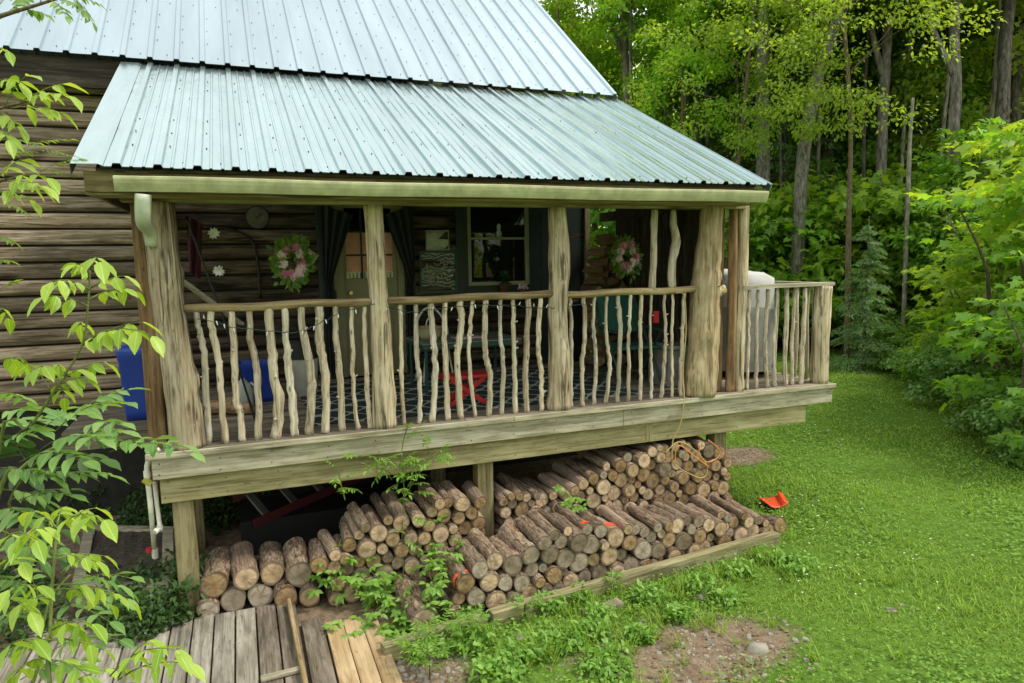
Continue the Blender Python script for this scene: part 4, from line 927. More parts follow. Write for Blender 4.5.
# green folding chair on the right
C_ = empty('folding_chair', (4.35, .75, 0), 'dark green canvas folding chair behind the right railing', 'chair')
mb = MB(); mb.box((4.10, .55, .42), (4.60, 1.0, .445)); adopt(mb.build('seat', M['chairgreen'], None, bevel=.006), C_)
mb = MB(); mb.bar((4.35, 1.0, .56), (4.35, 1.12, .98), .5, .02, upv=(0, 1, 0)); adopt(mb.build('backrest', M['chairgreen'], None), C_)
for x in (4.11, 4.59):
    mb = MB(); mb.tube([(x, .52, .01), (x, 1.14, 1.0)], .012, 8); adopt(mb.build('frame', M['tablegreen'], None), C_)
    mb = MB(); mb.tube([(x, 1.02, .01), (x, .55, .60)], .012, 8); adopt(mb.build('leg', M['tablegreen'], None), C_)
    mb = MB(); mb.bar((x, .52, .61), (x, 1.02, .63), .045, .02); adopt(mb.build('armrest', M['tablegreen'], None), C_)
R_ = empty('storage_crate', (4.72, .45, 0), 'pale grey storage box on the porch floor beside the big corner log', 'box'); mb = MB()
mb.box((4.62, .45, .0), (4.98, .85, .40)); adopt(mb.build('body', M['cover_lo'], None, bevel=.012), R_)
mb = MB(); mb.box((4.605, .435, .402), (4.995, .865, .44)); adopt(mb.build('lid', M['cover_lo'], None, bevel=.01), R_)
mb = MB(); mb.box((4.34, .30, .72), (4.40, .33, .84)); single(mb, 'red_tag', M['red'], 'small red cloth tag hanging on the green folding chair', 'tag')
# big draped cover on the right deck
K_ = empty('covered_grill', (5.85, 1.15, 0), 'bulky barbecue grill under a grey fabric cover on the right end of the deck', 'grill')
def drape(x0, x1, y0, y1, top, seed, zlow):
    q = random.Random(seed); n = 40; rows = 15; vs = []
    for r_ in range(rows):
        t = r_/(rows-1)
        for j in range(n):
            a_ = 2*math.pi*j/n; cx, cy = math.cos(a_), math.sin(a_)
            sx = math.copysign(abs(cx)**.6, cx); sy = math.copysign(abs(cy)**.6, cy)
            if t < .35: s_ = t/.35; z = top-.02*s_**4-.03*math.sin(a_*2+1)*s_+.02*math.sin(a_*3+s_*4); sc2 = s_*.96
            else: s_ = (t-.35)/.65; z = lerp(top-.03, zlow, s_)-.0; sc2 = .96+.06*s_+(.014+.022*s_)*math.sin(a_*9+seed)+.012*math.sin(a_*17+s_*3)
            u_ = math.cos(a_)*min(1, t*2.2); z += (-.055*u_+.03*math.sin(u_*7+math.sin(a_)*4)+.018*math.sin(a_*5+2))*(1-t)**.7*min(1, t*4)
            vs.append(((x0+x1)/2+(x1-x0)/2*sx*sc2, (y0+y1)/2+(y1-y0)/2*sy*sc2, z))
    return vs, n, rows
vs, n, rows = drape(5.48, 6.24, .50, 1.75, 1.19, 3, .08); mb = MB()
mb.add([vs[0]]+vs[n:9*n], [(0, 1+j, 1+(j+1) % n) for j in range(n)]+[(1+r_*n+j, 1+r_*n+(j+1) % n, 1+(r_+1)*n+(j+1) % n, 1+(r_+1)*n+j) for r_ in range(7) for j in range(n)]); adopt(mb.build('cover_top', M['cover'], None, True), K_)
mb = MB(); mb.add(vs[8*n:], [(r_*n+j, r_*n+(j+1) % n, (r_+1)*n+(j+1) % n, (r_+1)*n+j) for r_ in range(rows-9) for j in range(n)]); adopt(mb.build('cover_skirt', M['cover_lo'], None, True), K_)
mb = MB(); mb.box((5.58, .68, .08), (6.12, 1.6, .95)); adopt(mb.build('body', M['black'], None), K_)
for x in (5.6, 6.1):
    for y in (.72, 1.56): mb = MB(); mb.tube([(x-.03, y, .06), (x+.03, y, .06)], .06, 14); adopt(mb.build('wheel', M['black'], None), K_)

# firewood stacked inside the porch, along the closed end
def pack(x0, x1, zb, top, rmin, rmax, seed, walls=True, cap=400, pw=1.5):
    q = random.Random(seed); cs = []; x = x0
    while x < x1-rmin:
        r = lerp(rmin, rmax, q.random()**pw); r = min(r, (x1-x)/2) if x1-x < 2*rmax else r
        if r < rmin*.7: break
        cs.append((x+r, zb(x+r)+r, r)); x += 2*r*.985
    fails = 0
    while fails < 14 and len(cs) < cap:
        r = lerp(rmin, rmax, q.random()**pw); best = None
        for i, (ax, az, ar) in enumerate(cs):
            for bx, bz, br in cs[i+1:]:
                d = math.hypot(bx-ax, bz-az)
                if d >= ar+br+2*r or d < 1e-6: continue
                ra, rb = ar+r, br+r; t = (ra*ra-rb*rb+d*d)/(2*d); h2 = ra*ra-t*t
                if h2 < 0: continue
                h = math.sqrt(h2); ux, uz = (bx-ax)/d, (bz-az)/d
                for s_ in (1, -1):
                    px_, pz = ax+ux*t-uz*h*s_, az+uz*t+ux*h*s_
                    if not (min(ax, bx)-.3*r <= px_ <= max(ax, bx)+.3*r): continue
                    if px_-r < x0-.01 or px_+r > x1+.01 or pz+r > top(px_) or pz-r < zb(px_)-.01: continue
                    if best and pz >= best[1]: continue
                    if all((px_-cx)**2+(pz-cz)**2 >= (r+cr-.004)**2 for cx, cz, cr in cs): best = (px_, pz, r)
        for ax, az, ar in cs:        # against the end walls
            for px_ in (x0+r, x1-r):
                dx = px_-ax
                if walls and abs(dx) < ar+r:
                    pz = az+math.sqrt((ar+r)**2-dx*dx)
                    if pz+r > top(px_) or (best and pz >= best[1]): continue
                    if all((px_-cx)**2+(pz-cz)**2 >= (r+cr-.004)**2 for cx, cz, cr in cs): best = (px_, pz, r)
        if best: cs.append(best); fails = 0
        else: fails += 1
    return cs
def logmesh(seed, n=18, split=False):
    q = random.Random(seed); ph = [q.uniform(0, 6.28) for _ in range(6)]; k = 9
    if split:
        kind = q.choice(['wedge', 'half', 'quarter']); aa = {'wedge': [(-.8, -.75), (.9, -.6), (.1, .95)], 'half': [(-.95, -.4), (.95, -.4), (.7, .35), (.2, .72), (-.4, .62)], 'quarter': [(-.8, -.8), (.75, -.8), (.62, .1), (.1, .62), (-.8, .75)]}[kind]
        pts = []
        for i in range(len(aa)):
            a_, b_ = Vector(aa[i]), Vector(aa[(i+1) % len(aa)])
            for j in range(4): p = a_.lerp(b_, j/4); pts.append((p.x+q.uniform(-.04, .04), p.y+q.uniform(-.04, .04)))
        out_ = pts; n = len(out_); f = lambda i, j: 1
    else:
        base = [1+.07*math.sin(2*2*math.pi*j/n+ph[0])+.05*math.sin(3*2*math.pi*j/n+ph[1])+q.uniform(-.03, .03) for j in range(n)]
        out_ = [(base[j]*math.cos(2*math.pi*j/n), base[j]*math.sin(2*math.pi*j/n)) for j in range(n)]
        f = lambda i, j: 1+.04*math.sin(i*1.1+ph[2])+.03*math.sin(i*2+j*.8+ph[3])+q.uniform(-.045, .045)*(0 < i < k-1)
    bx, bz = q.uniform(-.12, .12), q.uniform(-.06, .06); vs = []
    for i in range(k):
        y = i/(k-1)
        for j in range(n): s_ = f(i, j) if i else 1; vs.append((out_[j][0]*s_+bx*y*(1-y)*3, y, out_[j][1]*s_+bz*y*(1-y)*3))
    me = bpy.data.meshes.new('log'); me.from_pydata(vs, [], [(i*n+j, (i+1)*n+j, (i+1)*n+(j+1) % n, i*n+(j+1) % n) for i in range(k-1) for j in range(n)]+[tuple((k-1)*n+j for j in range(n))]); me.update()
    if not split: me.polygons.foreach_set('use_smooth', [True]*len(me.polygons))
    ce = bpy.data.meshes.new('cut_end'); yo = q.uniform(-.006, .006)
    v2 = [(0, -.004, 0)]+[(x*.55, -.004+q.uniform(-.003, .003), z*.55) for x, z in out_]+[(x*.985, -.002, z*.985) for x, z in out_]+[(x*1.0, .004, z*1.0) for x, z in out_]
    fs = [(0, 1+j, 1+(j+1) % n) for j in range(n)]+[(1+j, 1+n+j, 1+n+(j+1) % n, 1+(j+1) % n) for j in range(n)]+[(1+n+j, 1+2*n+j, 1+2*n+(j+1) % n, 1+n+(j+1) % n) for j in range(n)]
    ce.from_pydata(v2, [], fs); ce.update(); return me, ce
BK = {}
for kind, mats in (('bark', (M['bark'], M['cut'])), ('strip', (M['bark_strip'], M['cut'])), ('old', (M['bark'], M['cut_grey'])), ('split', (M['split'], M['split']))):
    BK[kind] = []
    for i in range(8 if kind != 'strip' else 5):
        a_, b_ = logmesh(i+{'bark': 0, 'strip': 20, 'old': 40, 'split': 60}[kind], split=kind == 'split'); a_.materials.append(mats[0]); b_.materials.append(mats[1]); BK[kind].append((a_, b_))
def put_log(kind, i, x, y, z, r, L, label, group, name='firewood_log', yaw=0, pitch=0, roll=0):
    a_, b_ = BK[kind][i % len(BK[kind])]
    o = bpy.data.objects.new(name, a_); c = bpy.data.objects.new('cut_end', b_); col.objects.link(o); col.objects.link(c); c.parent = o
    o.location = (x, y, z); o.rotation_mode = 'ZXY'; o.rotation_euler = (pitch, roll, yaw); o.scale = (r, L, r); setp(o, label, 'log' if 'firewood' in name else 'stump', group); return o
def stack(cs, place, kinds, seed, pile, group, lfun, pitchj=.03, minr=None):
    q = random.Random(seed); xs = sorted(c[0] for c in cs); zs_ = sorted(c[1] for c in cs); rs = sorted(c[2] for c in cs); tri = lambda v, s, n: n[min(2, int(3*s.index(v)/len(s)))]
    res = []
    for x, z, r in cs:
        kd = q.choices(list(kinds), list(kinds.values()))[0]
        covered = any(abs(a_-x) < (r+b_)*.75 and z < c_ < z+(r+b_)*1.15 for a_, c_, b_ in [(p[0], p[1], p[2]) for p in cs])
        row = 'on top of' if not covered else tri(z, zs_, ['low in', 'halfway up', 'high in'])
        lab = f"{tri(r, rs, ['thin', 'medium', 'thick'])} {'split' if kd == 'split' else 'round'} {'pale ' if kd == 'strip' else 'greyed ' if kd == 'old' else ''}log {row} {pile}, {tri(x, xs, ['left end', 'middle', 'right end'])}"
        y, yaw = place(x, z, q)
        o = put_log(kd, q.randint(0, 99), x, y, z, r, lfun(q), lab, group, yaw=yaw+q.uniform(-.035, .035)*(1 if covered else 2.6), pitch=q.uniform(-pitchj, pitchj)*(1 if covered else 1.6), roll=q.uniform(0, 6.28)); res.append((o, covered))
    return res
# interior stack
cs = pack(4.58, 5.05, lambda x: 0.01, lambda x: 1.50+.25*sstep(4.55, 4.95, x), .055, .085, 5, cap=90, pw=.9)
stack(cs, lambda x, z, q: (2.0+q.uniform(-.03, .03), 0), {'split': .75, 'bark': .25}, 6, 'the stack on the porch', 'split firewood stacked at the end of the porch', lambda q: .42)

# logs under the porch
zb0 = lambda x: GZ+.0
def tl(x): return float(np.interp(x, [-.12, .3, .8, 1.05, 1.28, 1.6, 1.9, 2.2, 2.32], [-.90, -.89, -.89, -.83, -.68, -.67, -.56, -.58, -.64]))
cs = pack(-.03, .95, lambda x: GZ+.012, tl, .070, .112, 21, pw=.7)+pack(.94, 2.30, lambda x: GZ+.012, tl, .042, .085, 25, pw=1.1)
PL = stack(cs, lambda x, z, q: (-.10-.16*sstep(.45, .9, x)+q.uniform(-.045, .05), 0), {'bark': .55, 'strip': .3, 'old': .15}, 22, 'left pile under porch', 'logs of the left pile under the porch', lambda q: q.uniform(.46, .54))
def tb(x): return float(np.interp(x, [2.48, 2.6, 3.1, 3.25, 3.55, 4.05, 4.6, 5.05], [-.70, -.70, -.76, -.70, -.55, -.45, -.42, -.55]))
cs = pack(2.49, 5.04, lambda x: GZ+.012, tb, .036, .082, 31, pw=1.0)
PB = stack(cs, lambda x, z, q: (-.06+q.uniform(-.05, .05), 0), {'bark': .45, 'strip': .45, 'old': .1}, 32, 'tall back pile under porch', 'logs of the tall back pile under the porch', lambda q: q.uniform(.50, .58))
yf = lambda x: float(np.interp(x, [1.5, 2.6, 3.6, 5.2], [-.92, -.84, -.74, -.52]))
def tf(x): return float(np.interp(x, [1.5, 1.75, 2.0, 2.35, 2.6, 3.0, 3.25, 3.6, 4.2, 4.75, 5.0, 5.3], [-1.22, -.98, -.90, -.86, -.78, -.79, -.84, -.93, -.96, -1.03, -1.12, -1.22]))
cs = pack(1.76, 5.22, lambda x: GZ+.012, tf, .038, .092, 41, pw=1.0)
PF = stack(cs, lambda x, z, q: (yf(x)+q.uniform(-.04, .05), -.13*0), {'old': .55, 'bark': .35, 'strip': .10}, 42, 'low front pile behind timber', 'logs of the low front pile behind the timber', lambda q: q.uniform(.46, .56))
# orange ribbons on three of the front logs
used = []
for tx, lab in ((1.95, 'log with an orange ribbon round it at the left of the front pile'), (3.05, 'thick dark log wrapped with an orange ribbon in the middle of the front pile'), (3.35, 'log with a wide orange ribbon right of the thick ribboned log')):
    cand = [o for o, cov in PF if not cov and o not in used]
    o = min(cand, key=lambda o: abs(o.location.x-tx)-o.scale.x*1.2); used.append(o); o['label'] = lab
    mb = MB(); y0 = .10 if tx > 3.2 else .05; wd = .16 if tx > 3.2 else .07; n = 24
    vs = [((1.06+.02*math.sin(5*a_))*math.cos(a_), y, (1.06+.02*math.sin(5*a_))*math.sin(a_)) for y in (y0, y0+wd) for a_ in [2*math.pi*j/n for j in range(n)]]
    mb.add(vs, [(j, (j+1) % n, n+(j+1) % n, n+j) for j in range(n)])
    mb.box((.2, y0, 1.05), (.75, y0+.04, 1.10)); mb.box((-.5, y0+.01, 1.02), (.1, y0+.05, 1.07))
    c = mb.build('ribbon', M['ribbon'], None); c.parent = o
put_log('bark', 3, 1.56, -.93, GZ+.085, .105, .45, 'dark rotting log end lying alone left of the front pile', None, yaw=.1, roll=1)
put_log('bark', 5, 5.33, -.48, GZ+.07, .085, .5, 'blackish log that rolled to the right end of the front pile', None, yaw=-.25, roll=2)
put_log('old', 2, 5.30, -.42, GZ+.05, .055, .5, 'thin grey stick of wood at the far right end of the front pile', None, yaw=-.45, roll=1)

# timbers edging the pile
def plank(name, p, q_, w_, h, mat, label, cat, group=None):
    mb = MB(); p = Vector(p); q_ = Vector(q_); L = (q_-p).length; k = 10; rr = random.Random(int(L*1000)); vs = []
    for i in range(k):
        dw, dh = rr.uniform(-.06, .06)*min(w_, h), rr.uniform(-.06, .06)*min(w_, h)
        for s_, t in ((-1, -1), (1, -1), (1, 1), (-1, 1)): vs.append((L*i/(k-1), s_*w_/2+dw, t*h/2+dh))
    mb.add(vs, [(i*4+j, i*4+(j+1) % 4, (i+1)*4+(j+1) % 4, (i+1)*4+j) for i in range(k-1) for j in range(4)]+[(3, 2, 1, 0), tuple((k-1)*4+j for j in range(4))])
    o = mb.build(name, mat, None, bevel=.008); o.location = p; o.rotation_euler = (0, -math.atan2((q_-p).z, math.hypot((q_-p).x, (q_-p).y)), math.atan2((q_-p).y, (q_-p).x)); return setp(o, label, cat, group)
plank('edging_timber', (2.05, -1.03, GZ+.05), (5.12, -.66, GZ+.04), .09, .13, M['timber'], 'long mossy edging timber lying in front of the low log pile', 'timber')
plank('edging_timber', (1.20, -1.19, GZ+.05), (2.0, -1.06, GZ+.05), .09, .13, M['timber'], 'short edging timber nearly hidden by ferns at the left', 'timber')
plank('rotten_board', (2.75, -1.22, GZ+.02), (3.1, -1.17, GZ+.03), .10, .05, M['walk_dark'], 'broken grey bark slab on the dirt before the edging timber', 'wood scrap')

# plank walk at the lower left
Wk = empty('plank_walk', (.15, -.9, GZ), 'weathered grey plank walkway running to the left log pile', 'walkway')
xs = -1.25; q = random.Random(8)
while xs < .62:
    w_ = .138; dk = xs > .32
    mb = MB(); y1 = -.14-.0*xs+.42*sstep(.0, -1.2, xs)+q.uniform(-.02, .02)
    mb.box((xs, -2.6, GZ+.02), (xs+w_, y1, GZ+.058)); adopt(mb.build('board', M['walk_dark'] if dk else M['walk'], None, bevel=.005), Wk); xs += .15
for y_ in (-1.9, -.45): mb = MB(); mb.box((-1.25, y_, GZ-.04), (.62, y_+.09, GZ+.018)); adopt(mb.build('joist', M['darkwood'], None), Wk)
plank('upright_board', (.675, -2.0, GZ+.07), (.64, -.24, GZ+.08), .03, .10, M['rail'], 'narrow tan board set on edge between the grey and new planks', 'board')
plank('short_board', (.40, -1.22, GZ+.075), (.66, -1.2, GZ+.075), .05, .03, M['weathered'], 'short pale offcut lying across the walk against the tan board', 'board')
Nb = empty('plank_walk', (1.0, -1.1, GZ), 'newer orange-tan plank ramp right of the narrow upright board', 'walkway')
for i, (x, w_, y1, mt) in enumerate(((.71, .15, -.50, 'walk_dark'), (.875, .125, -.60, 'newboard'), (1.005, .125, -.62, 'newboard'), (1.135, .12, -.72, 'newboard'))):
    mb = MB(); mb.box((x, -2.3, GZ+.02), (x+w_, y1, GZ+.056)); adopt(mb.build('board', M[mt], None, bevel=.005), Nb)

# gravel bed framed in timber by the left corner
Bd = empty('gravel_bed', (-.66, 1.0, GZ), 'timber-framed bed of dark gravel below the side landing', 'planter')
mb = MB(); bp = [at(78, 583, 2, -1.10), at(168, 584, 2, -1.10), at(168, 528, 2, -1.10), at(90, 526, 2, -1.10)]
ctr = sum(bp, Vector())/4; vs = [];  n = 14
for i in range(n):
    for j in range(n):
        u_, v_ = i/(n-1), j/(n-1); p = bp[0].lerp(bp[1], u_).lerp(bp[3].lerp(bp[2], u_), v_); vs.append((p.x, p.y, -1.125+random.Random(i*31+j).uniform(-.012, .012)))
mb.add(vs, [(i*n+j, (i+1)*n+j, (i+1)*n+j+1, i*n+j+1) for i in range(n-1) for j in range(n-1)]); adopt(mb.build('gravel', M['gravelbed'], None), Bd)
for a_, b_ in ((0, 1), (1, 2), (2, 3), (3, 0)):
    mb = MB(); p, r_ = bp[a_].copy(), bp[b_].copy(); d = (r_-p).normalized()*.045; p.z = r_.z = -1.19; mb.bar(p-d*(1 if a_ % 2 == 0 else -1), r_+d*(1 if a_ % 2 == 0 else -1), .09, .18); adopt(mb.build('edge_board', M['weathered'], None, bevel=.006), Bd)
    mb = MB(); p.z = r_.z = -1.335; mb.bar(p, r_, .085, .11); adopt(mb.build('base_board', M['walk_dark'], None), Bd)
# drain pipes
def pipe(pts, r, label, extra=None):
    E_ = empty('drain_pipe', pts[-1], label, 'pipe', 'white plastic drain pipes at the porch corner'); mb = MB(); mb.tube(pts, r, 10); adopt(mb.build('tube', M['pipe'], None, True), E_)
    for p, d in extra or (): mb = MB(); mb.tube([Vector(p)-Vector(d), Vector(p)+Vector(d)], r*1.28, 12); adopt(mb.build('coupling', M['white'], None), E_)
    return E_
y_ = -.02
p1 = [at(160, 449, 1, y_), at(150, 455, 1, y_-.02), at(147, 466, 1, y_-.02), at(147, 474, 1, y_), at(150, 500, 1, y_), at(155, 553, 1, y_+.2)]
E_ = pipe(p1, .019, 'taller white plastic drain pipe with an elbow at the porch corner', [(p1[1], (p1[2]-p1[1])*.5), (p1[3], (p1[4]-p1[3])*.12), (p1[5], (p1[5]-p1[4])*.08)])
mb = MB(); a_ = at(144, 479, 1, y_); b_ = at(151, 484, 1, y_); mb.tube([a_, b_], .028, 10); adopt(mb.build('clamp', M['yellow'], None), E_)
mb = MB(); c_ = at(149, 552, 1, .16); mb.lathe([(.0, 0), (.022, 0), (.022, .03), (0, .03)], 10, tuple(c_)); adopt(mb.build('valve_knob', M['red'], None), E_)
p2 = [at(155, 482, 1, .03), at(157, 505, 1, .03), at(160, 527, 1, .03), at(156, 531, 1, .0)]
pipe(p2, .017, 'shorter white plastic drain pipe ending in an elbow by the post', [(p2[2], (p2[2]-p2[1])*.1), (p2[3], (p2[3]-p2[2])*.3)])
# red ladder stored under the porch
La = empty('stepladder', (1.0, 1.2, -.95), 'red stepladder lying on its side in the dark under the porch', 'ladder')
l0, l1 = Vector((.42, .95, -1.02)), Vector((2.1, 1.6, -.72)); o0, o1 = Vector((.25, 1.25, -.85)), Vector((1.95, 1.9, -.55))
for p, r_ in ((l0, l1), (o0, o1)): mb = MB(); mb.bar(p, r_, .03, .08); adopt(mb.build('side_rail', M['ladder_red'], None, bevel=.004), La)
for i in range(6): mb = MB(); t = .08+i*.16; mb.bar(l0.lerp(l1, t), o0.lerp(o1, t), .07, .025); adopt(mb.build('rung', M['alu'], None), La)
for i, (x, y, z) in enumerate(((.45, 1.0, 0), (1.5, 1.35, 0), (.4, 1.3, .0), (1.85, 1.75, 0))): pass
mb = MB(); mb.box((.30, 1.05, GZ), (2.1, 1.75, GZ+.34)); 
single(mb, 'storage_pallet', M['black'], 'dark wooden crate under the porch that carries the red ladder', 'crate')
# orange plastic scoop on the lawn
def gp(x, y, h=.0): p = at(x, y, 2, GZ+h); return p
c00, c01, c10, c11 = gp(757, 496, .06), gp(782, 494, .07), gp(770, 508, .05), gp(788, 506, .06); mb = MB(); n = 11; vs = []
for i in range(n):
    for j in range(n):
        u_, v_ = i/(n-1), j/(n-1); p = c00.lerp(c01, u_).lerp(c10.lerp(c11, u_), v_); p = p.copy(); p.z = gz(p.x, p.y)+.045+.10*(u_-.45)**2*1.4+.02*v_; vs.append(tuple(p))
m_ = len(vs); vs += [(x, y, z-.014) for x, y, z in vs]
mb.add(vs, [(i*n+j, (i+1)*n+j, (i+1)*n+j+1, i*n+j+1) for i in range(n-1) for j in range(n-1)]+[(m_+i*n+j, m_+i*n+j+1, m_+(i+1)*n+j+1, m_+(i+1)*n+j) for i in range(n-1) for j in range(n-1)]
       + [q_ for i in range(n-1) for q_ in ((i*n, m_+i*n, m_+(i+1)*n, (i+1)*n), (i*n+n-1, (i+1)*n+n-1, m_+(i+1)*n+n-1, m_+i*n+n-1), (i, i+1, m_+i+1, m_+i), ((n-1)*n+i, m_+(n-1)*n+i, m_+(n-1)*n+i+1, (n-1)*n+i+1))])
So = empty('shovel_blade', (5.94, .27, GZ), 'curved bright orange plastic scoop blade lying on the lawn', 'shovel blade')
adopt(mb.build('blade', M['orange'], None, True), So)
mb = MB(); pts = [Vector(vs[(n-1)*n+j])+Vector((-.05, 0, .006)) for j in range(n)]; mb.tube(pts, .014, 8); adopt(mb.build('rib', M['orange'], None, True), So)

# cords and string lights
cp = [at(676, 293, 1, -.05), at(684, 296, 1, -.055), at(686, 330, 1, -.05), at(683, 370, 1, -.06), at(684, 400, 1, -.13), at(680, 425, 1, -.13), at(673, 440, 1, -.13), at(672, 460, 1, -.16)]
mb = MB(); mb.tube(poly(cp, 50), .0065, 6)
loop1 = [at(x, y, 1, -.16) for x, y in ((672, 460), (676, 466), (690, 474), (701, 478), (707, 473), (705, 462), (692, 448), (680, 442), (672, 446), (666, 453))]
mb.tube(poly(loop1, 50), .0065, 6); single(mb, 'extension_cord', M['cord'], 'tan cord hanging from the rail and looping over the back log pile', 'cord', smooth=True)
mb = MB(); lp = [at(x, y, 1, -.18) for x, y in ((675, 464), (676, 450), (681, 446), (694, 456), (709, 467))]; mb.tube(poly(lp, 30), .0065, 6)
lp = [at(x, y, 1, -.10) for x, y in ((708, 440), (716, 446), (720, 452), (716, 459), (706, 462), (699, 455), (700, 445))]; mb.tube(poly(lp, 30), .0065, 6); single(mb, 'orange_cord', M['cord_orange'], 'orange cord looped over the top of the back log pile', 'cord', smooth=True)
SL = empty('string_lights', (0, -.05, .95), 'green wire of tiny clear fairy lights strung along the porch railing', 'string lights'); mb = MB(); q = random.Random(4)
pp = [(197, 318), (217, 322), (232, 327), (262, 330), (296, 332), (318, 324), (340, 314), (372, 304), (384, 306), (410, 312), (440, 309), (480, 305), (520, 306), (545, 308), (566, 306), (590, 303)]
P_ = poly([at(x, y, 1, -.06) for x, y in pp], 110)
P_[:] = [p+Vector((0, q.uniform(-.01, .01), q.uniform(-.008, .008))) for p in P_]; mb.tube(P_, .0035, 5); adopt(mb.build('wire', M['wire'], None), SL)
for i in range(3, 108, 4):
    d = Vector((q.uniform(-.5, .5), -.4, q.choice([-1, -1, .8]))).normalized(); mb = MB(); mb.tube([P_[i], P_[i]+d*.016, P_[i]+d*.036], [.004, .0055, .0015], 6); adopt(mb.build('bulb', M['bulb'], None), SL)
mb = MB(); P_ = poly([(4.66, -.12, 1.05), (4.85, -.15, 1.12), (4.87, -.10, 1.22)], 12); mb.tube(P_, .006, 6); single(mb, 'hooked_wire', M['wire'], 'dark wire hooked round the big corner log', 'wire')

# ------------------------------------------------------------------ vegetation
NR = np.random.default_rng(12)
def unit(a): return a/np.maximum(np.linalg.norm(a, axis=1, keepdims=True), 1e-9)
def foliage(centers, cr, per, ll, lw, tpl, seed, flat=.45, droop=.35, origin=None, upb=.9, jit=.6):
    """leaves spread through clumps; each leaf points outwards and hangs a little"""
    g_ = np.random.default_rng(seed); c = np.asarray(centers, float); n = len(c)*per
    idx = np.repeat(np.arange(len(c)), per); crr = (np.asarray(cr, float)*np.ones(len(c)))[idx][:, None]
    off = g_.normal(0, 1, (n, 3)); off = unit(off)*(g_.random((n, 1))**.45); off[:, 2] *= flat
    B = c[idx]+off*crr
    o = np.array(origin if origin is not None else c.mean(0)); outw = unit((B-o)*np.array([1, 1, .3]))
    D = unit(off*.8+outw*.6+g_.normal(0, jit, (n, 3)))-np.array([0, 0, droop])
    NN = np.array([0, 0, upb])+g_.normal(0, .42, (n, 3))+outw*.25
    s_ = g_.uniform(.7, 1.25, n)
    return B, D, NN, ll*s_, lw*s_
def crown_points(seed, n, rx, ry, rz, z0, holes=.35, shell=.55):
    g_ = np.random.default_rng(seed); p = unit(g_.normal(0, 1, (n*3, 3)))*(shell+(1-shell)*g_.random((n*3, 1)))**1.0
    ph = g_.uniform(0, 6.28, 4)
    keep = (np.sin(p[:, 0]*4.5+ph[0])+np.sin(p[:, 1]*5+ph[1])+np.sin(p[:, 2]*5.5+ph[2]))/3+g_.uniform(-.5, .5, len(p)) > -holes*.4
    p = p[keep][:n]; w_ = 1+.25*np.sin(np.arctan2(p[:, 1], p[:, 0])*3+ph[3]); p[:, 0] *= w_; p[:, 1] *= w_
    return p*np.array([rx, ry, rz])+np.array([0, 0, z0])
def trunk_mesh(mb, path, r0_, r1_, seed, n=12, k=18):
    P_ = poly(path, k); rough_log(mb, P_, [lerp(r0_*(1.25 if i == 0 else 1), r1_, i/(k-1)) for i in range(k)], n, .08, seed); return P_
def limb(mb, a_, b_, r_, q, n=6):
    a_ = Vector(a_); b_ = Vector(b_); L = (b_-a_).length
    mb.tube(poly([a_, a_.lerp(b_, .35)+rv(q, .06*L)+Vector((0, 0, .05*L)), a_.lerp(b_, .7)+rv(q, .06*L)+Vector((0, 0, .04*L)), b_], 9), [lerp(r_, r_*.18, i/8) for i in range(9)], n)
TREE = {}
def tree_proto(key, seed, h, tr, cz, rx, rz, nclump, per, cr, ll, lean=(0, 0), fork=None, nl=9, tpl='quad'):
    q = random.Random(seed); mb = MB()
    path = [(0, 0, -.2), (lean[0]*.15+q.uniform(-.08, .08), lean[1]*.15, h*.25), (lean[0]*.45+q.uniform(-.15, .15), lean[1]*.45+q.uniform(-.15, .15), h*.5), (lean[0]*.8, lean[1]*.8, h*.75), (lean[0], lean[1], h*.97)]
    P_ = trunk_mesh(mb, path, tr, tr*.22, seed)
    C_ = crown_points(seed+1, nclump, rx, rx*.95, rz, cz); C_[:, 0] += lean[0]*.6; C_[:, 1] += lean[1]*.6
    if fork:
        z_, dx, dy, top = fork; a_ = min(P_, key=lambda p: abs(p.z-z_)); mb.tube(poly([a_, a_+Vector((dx*.4, dy*.4, (top-z_)*.35)), a_+Vector((dx, dy, top-z_))], 10), [lerp(tr*.62, tr*.15, i/9) for i in range(10)], 9)
    for i in range(nl):
        t = C_[q.randrange(len(C_))]; zz = max(h*.16, t[2]-q.uniform(.4, 1.4)); a_ = min(P_, key=lambda p: abs(p.z-zz)); limb(mb, a_, t, tr*q.uniform(.16, .3), q)
    tm = bpy.data.meshes.new('trunk'); tm.from_pydata(mb.v, [], mb.f); tm.polygons.foreach_set('use_smooth', [True]*len(mb.f)); tm.update()
    B, D, NN, L, W_ = foliage(C_, cr*NR.uniform(.7, 1.3, len(C_)), per, ll, ll*.62, tpl, seed+2, origin=(lean[0]*.6, lean[1]*.6, cz))
    TREE[key] = (tm, leafmesh('crown', B, D, NN, L, W_, tpl))
